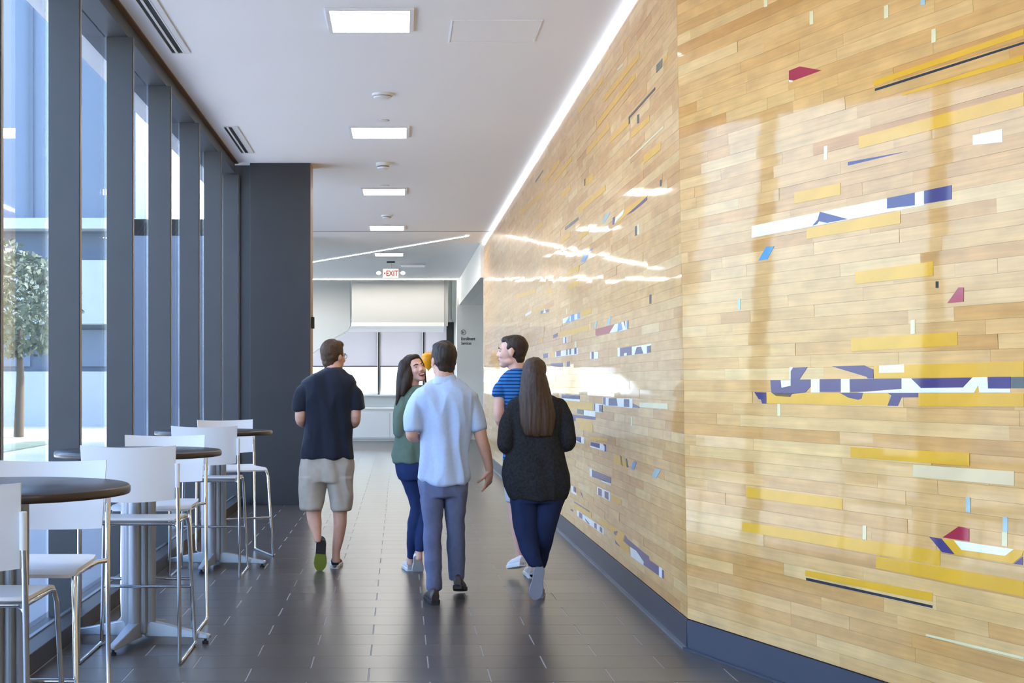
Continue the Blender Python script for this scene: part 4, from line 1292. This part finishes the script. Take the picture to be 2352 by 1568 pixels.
def hand(mb, w, f, n, th, k=1.0, curl=(.5, .6, .7, .8), thumb=.5):
    """wrist w, direction f to the fingertips, palm normal n, thumb side th"""
    f = f.normalized(); n = (n - f*n.dot(f)).normalized(); th = (th - f*th.dot(f) - n*th.dot(n)).normalized()
    Mx = Matrix((th, f, n)).transposed()
    mb.ball(w + f*.048*k, (.041*k, .054*k, .0165*k), M=Mx, n=16, m=10)
    mb.limb([w - f*.03*k, w, w + f*.03*k], [(.026*k, .02*k), (.025*k, .019*k), (.03*k, .017*k)], n=12, smooth=2)
    for i, (ln, off) in enumerate(((.074, .030), (.083, .010), (.077, -.010), (.060, -.029))):
        b0 = w + f*(.088 - abs(off)*.25)*k + th*off*k
        d = f.copy(); pts = [b0 - f*.012*k]; q = b0
        pts.append(q)
        for seg, fr in enumerate((.45, .32, .23)):
            a = curl[i] * (.8 if seg == 0 else 1.0)
            d = (d*math.cos(a) + n*math.sin(a)).normalized()
            n2 = (n - d*n.dot(d))
            q = q + d*ln*fr*k; pts.append(q)
        mb.limb(pts, [.0088*k, .0088*k, .0084*k, .0078*k, .0068*k], n=10, smooth=3)
    b0 = w + f*.022*k + th*.030*k
    d = (f*.75 + th*.65 + n*thumb*.5).normalized(); q1 = b0 + d*.034*k
    d2 = (d + n*thumb*.6 - th*.25).normalized(); q2 = q1 + d2*.030*k
    d3 = (d2 + f*.1 - th*.2).normalized(); q3 = q2 + d3*.020*k
    mb.limb([b0 - d*.01*k, q1, q2, q3], [.0125*k, .0108*k, .0098*k, .0078*k], n=10, smooth=3)

def shoe(e, heel, fwd, up, m_up, m_sole, L=.285, k=1.0, sole_h=.026, toe_m=None, low=1.0):
    """heel: back bottom point; fwd: to the toe; up: from sole to ankle"""
    f = fwd.normalized(); u = (up - f*up.dot(f)).normalized(); s = f.cross(u).normalized()
    W = [(0, .022), (.04, .031), (.12, .036), (.28, .036), (.45, .037), (.62, .045), (.76, .047), (.88, .040), (.96, .026), (1.0, .010)]
    H = [(0, .075), (.04, .088), (.12, .093), (.28, .090), (.45, .080), (.62, .060), (.76, .050), (.88, .043), (.96, .034), (1.0, .024)]
    su = MB(); rg = []
    for (t, w), (_, h) in zip(W, H):
        c = heel + f*t*L*k; w *= k; h = h*k*(low if t < .5 else 1) + .004
        ring = []
        for j in range(16):
            a = 2*math.pi*j/16
            x = w*math.cos(a)*(.95 if math.sin(a) < 0 else .95 - .25*math.sin(a)*(1 if t < .55 else .4)); z = h*(.5 + .5*math.sin(a))
            ring.append(c + s*x + u*(z + .008))
        rg.append(ring)
    su.rings(rg)
    sh = empty_part = su.build('shoe', m_up, e, smooth=True)
    so = MB()
    def outline(sc, uu, ta, tb):
        ts = [q for q in W if ta <= q[0] <= tb]
        a = [heel + f*t*L*k + s*(w*sc*k) + u*uu for t, w in ts]
        b = [heel + f*t*L*k - s*(w*sc*k) + u*uu for t, w in reversed(ts)]
        return a + b
    if toe_m is None:
        so.rings([outline(1.0, 0, 0, 1), outline(1.08, .006*k, 0, 1), outline(1.08, sole_h*k, 0, 1), outline(.9, (sole_h + .004)*k, 0, 1)])
        so.build('sole', m_sole, sh, smooth=True)
    else:
        so.rings([outline(1.0, 0, 0, .45), outline(1.08, .006*k, 0, .45), outline(1.08, sole_h*k, 0, .45), outline(.9, (sole_h + .004)*k, 0, .45)])
        so.build('sole', m_sole, sh, smooth=True)
        so = MB(); so.rings([outline(1.0, 0, .45, 1), outline(1.08, .006*k, .45, 1), outline(1.08, sole_h*k, .45, 1), outline(.9, (sole_h + .004)*k, .45, 1)])
        so.build('toe_sole', toe_m, sh, smooth=True)
    return sh
UP = Vector((0, 0, 1)); FW = Vector((0, 1, 0))

# ------------------------------------------------------------ man in navy polo and khaki shorts
g = Fig('person', 10.42, 765, 'man in a dark navy polo and khaki shorts with one heel raised')
hc = g.p(767, 819, .02); R = Rh(-42, 0, 0)
b = MB()
A = head(b, hc, R)
g.limb(b, [(765, 832, 0, .058), (765, 858, -.03, .062)])
g.stack(b, [(858, 738, 792, -.02, .07), (884, 714, 798, -.02, .085), (940, 712, 800, -.01, .09), (1000, 712, 796, -.01, .09), (1050, 708, 796, 0, .09)])
g.limb(b, [(712, 902, -.02, .040), (695, 925, -.03, .048), (690, 962, -.04, .042), (700, 972, .08, .036), (716, 968, .22, .028)])
g.limb(b, [(800, 902, -.02, .040), (814, 925, -.03, .048), (816, 964, -.04, .042), (808, 974, .08, .036), (792, 970, .22, .028)])
for (w0, w1, th) in (((704, 972, .10), (716, 968, .23), Vector((.5, 0, 1))), ((805, 974, .10), (792, 970, .23), Vector((-.5, 0, 1)))):
    w = g.p(*w1); f = g.p(*w1) - g.p(*w0)
    hand(b, w, f, Vector((0, 0, 1)) + (w - g.p(754, 968, .2))*-3, th, curl=(.5, .55, .6, .6))
# legs
g.stack(b, [(1100, 697, 744, 0, .075), (1150, 702, 742, .0, .07), (1180, 704, 738, -.01, .062), (1200, 707, 739, -.03, .060), (1225, 717, 738, -.06, .045), (1243, 722, 738, -.08, .036)])
g.stack(b, [(1100, 760, 804, 0, .075), (1150, 765, 800, .0, .07), (1180, 765, 797, .0, .060), (1205, 766, 796, .0, .062), (1240, 764, 789, .01, .046), (1268, 763, 781, .02, .036), (1290, 763, 782, .03, .034)])
b2 = add_mesh('body', vox(b, .0062, smooth=3), M['skin'], g.e)
face_bits(g.e, A, R)
short_hair(g.e, hc, R, 'hair_brown', 1.04, .006)
# glasses
b = MB()
for q in (-1, 1):
    pts = [A(q*.032 + .020*math.cos(a), .101 - .006*abs(math.cos(a)), .003 + .015*math.sin(a)) for a in [i*math.pi/6 for i in range(13)]]
    b.tube(pts, .0016, n=6)
    b.tube([A(q*.053, .094, .008), A(q*.078, .05, .008), A(q*.080, -.005, .008)], .0018, n=6)
b.tube([A(-.012, .101, .006), A(.012, .101, .006)], .0016, n=6)
b.build('glasses', M['black'], g.e)
# polo
b = MB()
g.stack(b, [(850, 744, 788, -.02, .070), (859, 724, 800, -.02, .092), (867, 704, 812, -.02, .106), (878, 693, 820, -.02, .118), (900, 697, 813, -.015, .128), (950, 702, 807, -.01, .128), (1000, 697, 808, .0, .126), (1035, 692, 811, .0, .132), (1052, 691, 812, .0, .134)])
g.limb(b, [(716, 886, -.02, .050), (698, 902, -.025, .060), (691, 924, -.03, .061), (689, 942, -.03, .058)], flat=True)
g.limb(b, [(796, 885, -.02, .050), (812, 901, -.025, .060), (818, 922, -.03, .061), (821, 940, -.03, .058)], flat=True)
add_mesh('polo_shirt', vox(b, .0075, smooth=8, disp=(.012, (10, 8, 3.4), 1)), M['navy'], g.e)
b = MB()
g.stack(b, [(846, 745, 786, -.018, .066), (854, 742, 790, -.026, .074), (862, 735, 795, -.03, .080)], sub=2)
add_mesh('collar', vox(b, .006, smooth=2), M['navy'], g.e)
# shorts
b = MB()
g.stack(b, [(1044, 696, 808, .0, .118), (1075, 690, 811, .0, .128), (1105, 688, 810, .0, .125)])
g.stack(b, [(1095, 688, 752, .0, .115), (1130, 687, 748, .0, .108), (1155, 690, 743, .0, .104), (1168, 692, 739, .0, .102)])
g.stack(b, [(1095, 748, 810, .0, .115), (1130, 756, 810, .0, .108), (1155, 761, 808, .0, .104), (1170, 763, 806, .0, .102)])
add_mesh('shorts', vox(b, .0075, smooth=4, disp=(.011, (10, 8, 5), 1)), M['khaki'], g.e)
shoe(g.e, g.p(738, 1240, -.10), g.p(734, 1314, -.03) - g.p(738, 1240, -.10), Vector((0, 1, .1)), M['shoe_navy'], M['sole_dark'], L=.262, toe_m=M['sole_lime'])
shoe(g.e, Vector((g.p(769, 1306, .06).x, g.p(769, 1306, .06).y, 0.001)), Vector((.02, 1, 0)), UP, M['shoe_navy'], M['sole_white'], L=.28)

# ------------------------------------------------------------ laughing woman in green
g = Fig('person', 10.35, 945, 'laughing woman with long dark hair in an olive green shirt and jeans')
hc = g.p(952, 848, .0); R = Rh(-150, 14, 12)
b = MB()
A = head(b, hc, R, .97, .92, open_mouth=True)
g.limb(b, [(949, 862, .0, .047), (946, 895, .0, .056)])
g.stack(b, [(893, 930, 985, .0, .06), (915, 922, 990, .0, .08), (960, 922, 985, .0, .08), (1010, 920, 980, .0, .08), (1060, 915, 985, .0, .09)])
g.limb(b, [(932, 922, -.02, .036), (922, 960, -.05, .040), (924, 1000, -.06, .036), (940, 1000, .08, .031), (958, 990, .22, .025)])
g.limb(b, [(980, 922, .05, .036), (989, 960, .07, .040), (990, 1000, .09, .036), (984, 1004, .2, .031), (974, 996, .30, .025)])
hand(b, g.p(958, 990, .23), g.p(958, 990, .22) - g.p(940, 1000, .08), Vector((.4, 0, .8)), Vector((0, .2, 1)), .9)
hand(b, g.p(974, 996, .31), g.p(974, 996, .30) - g.p(984, 1004, .2), Vector((-.4, 0, .8)), Vector((0, .2, 1)), .9)
g.stack(b, [(1060, 912, 985, .0, .09), (1100, 918, 985, .0, .09)])
g.stack(b, [(1095, 920, 962, .0, .07), (1150, 943, 974, .0, .06), (1200, 940, 970, .0, .055), (1250, 939, 958, .0, .042), (1284, 934, 950, .0, .034), (1296, 934, 950, .0, .034)])
g.stack(b, [(1095, 958, 995, .02, .07), (1150, 958, 990, .02, .06), (1200, 958, 988, -.02, .055), (1245, 955, 976, -.08, .042), (1272, 955, 970, -.12, .034), (1284, 955, 969, -.13, .032)])
add_mesh('body', vox(b, .006, smooth=3), M['skin_fair'], g.e)
face_bits(g.e, A, R, .97, smile=True, squint=.35)
# long hair down the back and around the face
b = MB()
def el(p, r): b.ball(A(*p), tuple(q*.97 for q in r), M=R)
el((0, -.028, .044), (.082, .096, .086)); el((0, -.060, -.03), (.072, .058, .08)); el((0, .02, .088), (.062, .062, .030))
for q in (-1, 1):
    b.limb([A(q*.052, .040, .078), A(q*.078, .020, .02), A(q*.084, -.005, -.05), A(q*.082, -.02, -.12)], [.018, .022, .024, .020] if q > 0 else [.010, .012, .010, .007], n=12)
b.limb([g.p(930, 838, -.02), g.p(924, 862, -.03), g.p(919, 890, -.05), g.p(915, 912, -.06), g.p(911, 930, -.06)], [(.050, .06), (.045, .06), (.034, .05), (.022, .035), (.008, .015)], n=16)
b.limb([g.p(938, 850, -.03), g.p(932, 880, -.07), g.p(926, 905, -.08)], [(.05, .05), (.045, .04), (.02, .02)], n=16)
b.limb([A(.078, .0, -.02), A(.088, .0, -.10), A(.100, .0, -.17), A(.108, -.01, -.22)], [.020, .018, .014, .006], n=10)
add_mesh('hair', vox(b, .006, smooth=3, disp=(.004, (40, 40, 5))), M['hair_dark'], g.e)
b = MB()
g.stack(b, [(889, 932, 982, .0, .070), (898, 922, 992, .0, .092), (930, 914, 994, .0, .108), (980, 910, 990, .0, .112), (1020, 904, 990, .0, .116), (1045, 900, 990, .0, .122), (1062, 902, 989, .0, .122)])
g.limb(b, [(930, 908, -.02, .058), (920, 950, -.05, .054), (920, 992, -.06, .052), (934, 1000, .05, .046), (950, 994, .17, .040)])
g.limb(b, [(984, 908, .05, .058), (991, 955, .07, .052), (992, 996, .09, .050), (984, 1004, .2, .042), (978, 1000, .26, .040)])
add_mesh('shirt', vox(b, .0075, smooth=4, disp=(.009, (12, 9, 4.5), 1)), M['green'], g.e)
b = MB()
g.stack(b, [(1056, 906, 986, .0, .110), (1080, 909, 988, .0, .118), (1100, 916, 992, .0, .116)])
g.stack(b, [(1092, 915, 964, .0, .100), (1120, 928, 968, .0, .086), (1150, 939, 976, .0, .074), (1168, 943, 976, .0, .068), (1200, 936, 972, -.01, .068), (1240, 935, 963, -.01, .056), (1274, 936, 954, .0, .046), (1280, 936, 954, .0, .046)])
g.stack(b, [(1092, 955, 996, .02, .100), (1120, 956, 996, .02, .086), (1150, 956, 993, .02, .074), (1200, 956, 990, -.03, .066), (1240, 954, 980, -.08, .054), (1264, 953, 973, -.11, .046)])
add_mesh('jeans', vox(b, .007, smooth=3, disp=(.0035, (10, 8, 11), 1)), M['jeans'], g.e)
q = g.p(942, 1310, .0)
shoe(g.e, Vector((q.x, q.y, .001)), Vector((-.12, 1, 0)), UP, M['shoe_white'], M['sole_white'], L=.245, k=.92, low=.75)
shoe(g.e, g.p(960, 1276, -.15), g.p(960, 1312, -.02) - g.p(960, 1276, -.15), Vector((0, .7, .75)), M['shoe_grey'], M['sole_white'], L=.245, k=.92, low=.75)

# ------------------------------------------------------------ man in pale blue shirt
g = Fig('person', 9.05, 1017, 'man in a pale blue short-sleeved shirt and grey-blue trousers')
hc = g.p(1017, 829, .0); R = Rh(24, 0, 0)
b = MB()
A = head(b, hc, R, 1.0)
g.limb(b, [(1019, 845, -.02, .060), (1021, 880, -.04, .066)])
g.stack(b, [(882, 992, 1052, -.02, .07), (912, 970, 1076, -.02, .09), (960, 975, 1075, .0, .09), (1030, 972, 1068, .0, .09), (1100, 966, 1068, .0, .1)])
g.limb(b, [(972, 930, -.02, .040), (953, 955, -.04, .050), (946, 996, -.06, .043), (955, 1003, .06, .038), (975, 996, .21, .029)])
hand(b, g.p(975, 996, .22), g.p(975, 996, .21) - g.p(955, 1003, .06), Vector((.5, 0, .7)), Vector((0, .2, 1)))
g.limb(b, [(1074, 930, -.02, .040), (1095, 957, -.03, .050), (1104, 1000, -.03, .044), (1113, 1030, -.01, .041), (1120, 1056, .02, .034), (1124, 1080, .04, .027)])
hand(b, g.p(1124, 1080, .04), g.p(1122, 1112, .05) - g.p(1124, 1080, .04), Vector((-.75, .65, 0)), Vector((-.5, -.8, 0)), 1.0, curl=(.28, .55, .75, .85), thumb=.6)
g.stack(b, [(1120, 970, 1018, .0, .08), (1200, 978, 1012, .0, .07), (1290, 980, 1010, -.02, .05), (1352, 984, 1008, -.03, .040), (1372, 986, 1008, -.03, .040)])
g.stack(b, [(1120, 1022, 1066, .0, .08), (1200, 1030, 1062, .03, .07), (1290, 1034, 1062, .06, .05), (1325, 1040, 1060, .07, .04), (1334, 1041, 1060, .07, .036)])
add_mesh('body', vox(b, .0055, smooth=2), M['skin'], g.e)
face_bits(g.e, A, R)
short_hair(g.e, hc, R, 'hair_dark', 1.03, .010)
b = MB()
g.stack(b, [(876, 995, 1054, -.02, .078), (884, 978, 1068, -.02, .098), (896, 960, 1086, -.02, .114), (910, 950, 1096, -.02, .124), (930, 952, 1096, -.015, .132), (960, 964, 1088, -.01, .132), (1000, 967, 1080, .0, .128), (1040, 964, 1074, .0, .128), (1075, 959, 1076, .0, .134), (1098, 957, 1077, .0, .136)])
g.stack(b, [(1085, 958, 1077, -.01, .126), (1102, 968, 1074, -.035, .104), (1112, 990, 1064, -.07, .068)])
g.limb(b, [(976, 912, -.02, .052), (959, 930, -.03, .058), (953, 958, -.05, .060), (951, 988, -.06, .056)], flat=True)
g.limb(b, [(1070, 912, -.02, .052), (1086, 931, -.03, .056), (1094, 958, -.03, .055), (1099, 986, -.03, .050)], flat=True)
add_mesh('shirt', vox(b, .0072, smooth=8, disp=(.0165, (10, 8, 3.4), 1)), M['paleblue'], g.e)
b = MB()
g.stack(b, [(863, 998, 1048, -.022, .070), (872, 995, 1051, -.03, .078), (882, 988, 1056, -.035, .084)], sub=2)
add_mesh('collar', vox(b, .006, smooth=2), M['paleblue'], g.e)
b = MB()
g.stack(b, [(1088, 961, 1074, .0, .122), (1115, 961, 1075, .0, .128), (1138, 965, 1073, .0, .120)])
g.stack(b, [(1125, 964, 1022, .0, .112), (1160, 968, 1018, .0, .100), (1200, 972, 1015, .0, .086), (1250, 974, 1013, -.01, .076), (1300, 977, 1013, -.02, .070), (1340, 980, 1014, -.03, .066), (1352, 980, 1014, -.03, .066)])
g.stack(b, [(1125, 1018, 1074, .0, .112), (1160, 1021, 1070, .01, .100), (1200, 1025, 1066, .03, .086), (1250, 1028, 1067, .05, .076), (1300, 1029, 1066, .08, .070), (1330, 1033, 1064, .09, .064)])
add_mesh('trousers', vox(b, .0072, smooth=3, disp=(.007, (9, 8, 9), 1)), M['chino'], g.e)
q = g.p(996, 1388, -.13)
shoe(g.e, Vector((q.x + .005, q.y - .14, .001)), Vector((-.10, 1, 0)), UP, M['shoe_brown'], M['sole_dark'], L=.29)
q = g.p(1051, 1340, .02)
shoe(g.e, g.p(1052, 1352, -.02), Vector((.12, 1, -.22)), Vector((0, .22, 1)), M['shoe_brown'], M['sole_dark'], L=.285)

# ------------------------------------------------------------ man in striped T-shirt
g = Fig('person', 9.98, 1190, 'man in a blue striped T-shirt looking sideways in profile')
hc = g.p(1176, 808, .0); R = Rh(76, 2, 0)
b = MB()
A = head(b, hc, R, 1.06)
g.limb(b, [(1184, 825, .0, .058), (1188, 855, .0, .064)])
g.stack(b, [(858, 1160, 1222, .0, .08), (886, 1164, 1226, .0, .09), (940, 1164, 1236, .0, .1), (1000, 1166, 1234, .0, .1), (1060, 1162, 1236, .0, .1)])
g.limb(b, [(1166, 896, -.01, .036), (1148, 920, -.03, .046), (1148, 962, -.05, .040), (1158, 972, .06, .036), (1172, 966, .20, .028)])
hand(b, g.p(1172, 966, .21), g.p(1172, 966, .20) - g.p(1158, 972, .06), Vector((.5, 0, .7)), Vector((0, .2, 1)))
g.limb(b, [(1226, 896, .02, .036), (1245, 930, .02, .046), (1248, 972, .02, .040), (1242, 985, .14, .036), (1230, 980, .28, .028)])
hand(b, g.p(1230, 980, .29), g.p(1230, 980, .28) - g.p(1242, 985, .14), Vector((-.5, 0, .7)), Vector((0, .2, 1)))
g.stack(b, [(1100, 1162, 1196, .0, .075), (1150, 1165, 1195, .0, .07), (1200, 1171, 1198, .0, .062), (1250, 1181, 1200, -.01, .045), (1292, 1190, 1205, -.02, .034), (1300, 1190, 1205, -.02, .034)])
g.stack(b, [(1100, 1204, 1240, .0, .075), (1150, 1206, 1236, .04, .07), (1200, 1208, 1234, .06, .062), (1250, 1212, 1230, .09, .045), (1290, 1212, 1227, .12, .034), (1300, 1212, 1227, .12, .034)])
add_mesh('body', vox(b, .006, smooth=3), M['skin_fair'], g.e)
face_bits(g.e, A, R, 1.06)
short_hair(g.e, hc, R, 'hair_dark', 1.02, .0, sides=False)
b = MB()
g.stack(b, [(850, 1170, 1208, .0, .078), (860, 1156, 1224, .0, .100), (874, 1144, 1244, .0, .118), (905, 1150, 1246, .0, .126), (950, 1160, 1240, .0, .124), (1000, 1161, 1238, .0, .122), (1040, 1156, 1240, .0, .126), (1058, 1155, 1240, .0, .126)])
g.limb(b, [(1164, 886, -.01, .052), (1151, 893, -.02, .060), (1146, 912, -.03, .056)], flat=True)
g.limb(b, [(1228, 886, .02, .052), (1240, 893, .02, .060), (1246, 912, .02, .056)], flat=True)
add_mesh('striped_shirt', vox(b, .0072, smooth=7, disp=(.006, (11, 8, 4.5), 1)), M['stripes'], g.e)
b = MB()
g.stack(b, [(1050, 1157, 1240, .0, .116), (1085, 1154, 1244, .0, .126)])
g.stack(b, [(1080, 1154, 1200, .0, .112), (1120, 1158, 1198, .0, .104), (1150, 1160, 1198, .0, .100)])
g.stack(b, [(1080, 1198, 1244, .0, .112), (1120, 1200, 1242, .02, .104), (1150, 1202, 1240, .03, .100)])
add_mesh('shorts', vox(b, .0075, smooth=3, disp=(.006, (13, 9, 6))), M['short_navy'], g.e)
q = g.p(1196, 1316, -.10)
shoe(g.e, g.p(1200, 1300, -.10), Vector((-.22, .80, -.18)), Vector((0, .2, 1)), M['shoe_white'], M['sole_white'], L=.275, low=.8)
q = g.p(1219, 1304, .10)
shoe(g.e, Vector((q.x, q.y - .12, .001)), Vector((0, 1, 0)), UP, M['shoe_white'], M['sole_white'], L=.285, low=.8)

# ------------------------------------------------------------ woman in charcoal cardigan
g = Fig('person', 9.0, 1230, 'woman with very long straight brown hair in a charcoal cardigan and jeans')
hc = g.p(1226, 862, .02); R = Rh(6, 0, 0)
b = MB()
A = head(b, hc, R, .94, .92)
g.limb(b, [(1227, 880, .0, .050), (1229, 915, -.01, .056)])
g.stack(b, [(915, 1200, 1258, .0, .07), (935, 1178, 1282, .0, .085), (1000, 1186, 1276, .0, .09), (1060, 1180, 1284, .0, .1), (1130, 1182, 1290, .0, .11)])
g.limb(b, [(1188, 950, .0, .036), (1171, 985, -.03, .042), (1163, 1024, -.04, .038), (1176, 1030, .08, .033), (1196, 1022, .22, .026)])
g.limb(b, [(1276, 948, .0, .036), (1295, 980, -.03, .042), (1304, 1018, -.04, .038), (1292, 1026, .08, .033), (1270, 1020, .22, .026)])
hand(b, g.p(1196, 1022, .23), g.p(1196, 1022, .22) - g.p(1176, 1030, .08), Vector((.4, 0, .8)), Vector((0, .2, 1)), .9)
hand(b, g.p(1270, 1020, .23), g.p(1270, 1020, .22) - g.p(1292, 1026, .08), Vector((-.4, 0, .8)), Vector((0, .2, 1)), .9)
g.stack(b, [(1130, 1186, 1232, .0, .09), (1200, 1192, 1228, .0, .075), (1260, 1205, 1232, -.04, .05), (1300, 1222, 1242, -.10, .036), (1306, 1224, 1242, -.11, .034)])
g.stack(b, [(1130, 1238, 1288, .0, .09), (1200, 1240, 1272, .05, .075), (1260, 1234, 1258, .08, .05), (1310, 1230, 1248, .12, .036), (1318, 1230, 1248, .12, .034)])
add_mesh('body', vox(b, .0062, smooth=3), M['skin_fair'], g.e)
face_bits(g.e, A, R, .94)
b = MB()
def el(p, r): b.ball(A(*p), tuple(q*.94 for q in r), M=R)
el((0, -.022, .046), (.088, .100, .088)); el((0, .025, .088), (.064, .062, .032))
g.stack(b, [(846, 1203, 1249, -.02, .085), (865, 1197, 1256, -.03, .092), (890, 1194, 1262, -.05, .085), (920, 1191, 1270, -.075, .070), (950, 1192, 1277, -.095, .056), (975, 1196, 1275, -.105, .046), (995, 1203, 1271, -.11, .036), (1001, 1207, 1268, -.11, .030)], ex=2.0)
add_mesh('hair', vox(b, .0062, smooth=3, disp=(.0045, (46, 46, 3))), M['hair_long'], g.e)
b = MB()
g.stack(b, [(908, 1192, 1266, .0, .075), (918, 1176, 1285, .0, .100), (935, 1166, 1296, .0, .118), (965, 1170, 1292, .0, .124), (1000, 1173, 1288, .0, .122), (1030, 1168, 1293, .0, .126), (1060, 1158, 1300, .0, .138), (1090, 1152, 1308, .0, .148), (1115, 1155, 1309, .0, .150), (1135, 1163, 1304, .0, .146), (1146, 1170, 1298, .0, .140)])
g.limb(b, [(1182, 936, .0, .056), (1168, 970, -.02, .057), (1162, 1005, -.04, .056), (1163, 1022, -.03, .054), (1178, 1026, .07, .048), (1190, 1022, .16, .042)])
g.limb(b, [(1283, 932, .0, .056), (1298, 968, -.02, .057), (1305, 1000, -.04, .054), (1306, 1016, -.03, .052), (1292, 1022, .07, .048), (1278, 1018, .16, .042)])
add_mesh('cardigan', vox(b, .0075, smooth=7, disp=(.007, (10, 8, 4.5), 1)), M['cardigan'], g.e)
b = MB()
g.stack(b, [(1130, 1172, 1300, .0, .128), (1152, 1172, 1296, .0, .126)])
g.stack(b, [(1142, 1171, 1236, .0, .118), (1175, 1175, 1238, .0, .104), (1210, 1180, 1237, -.01, .090), (1245, 1188, 1238, -.04, .076), (1275, 1200, 1240, -.08, .062), (1298, 1214, 1248, -.10, .050)])
g.stack(b, [(1142, 1230, 1298, .0, .118), (1175, 1228, 1287, .0, .104), (1210, 1228, 1277, .0, .090), (1245, 1230, 1268, .02, .074), (1275, 1232, 1260, .08, .060), (1302, 1232, 1252, .10, .048)])
add_mesh('jeans', vox(b, .007, smooth=3, disp=(.0035, (10, 8, 11), 1)), M['jeans_dark'], g.e)
shoe(g.e, g.p(1240, 1302, -.15), g.p(1227, 1384, -.10) - g.p(1240, 1302, -.15), Vector((0.05, 1, .15)), M['shoe_grey'], M['shoe_grey'], L=.245, k=.95, low=.7, sole_h=.014)
q = g.p(1239, 1330, .10)
shoe(g.e, Vector((q.x, q.y - .05, .001)), Vector((0.05, 1, 0)), UP, M['shoe_grey'], M['shoe_grey'], L=.24, k=.92, low=.7, sole_h=.014)

bpy.data.scenes.remove(VS)
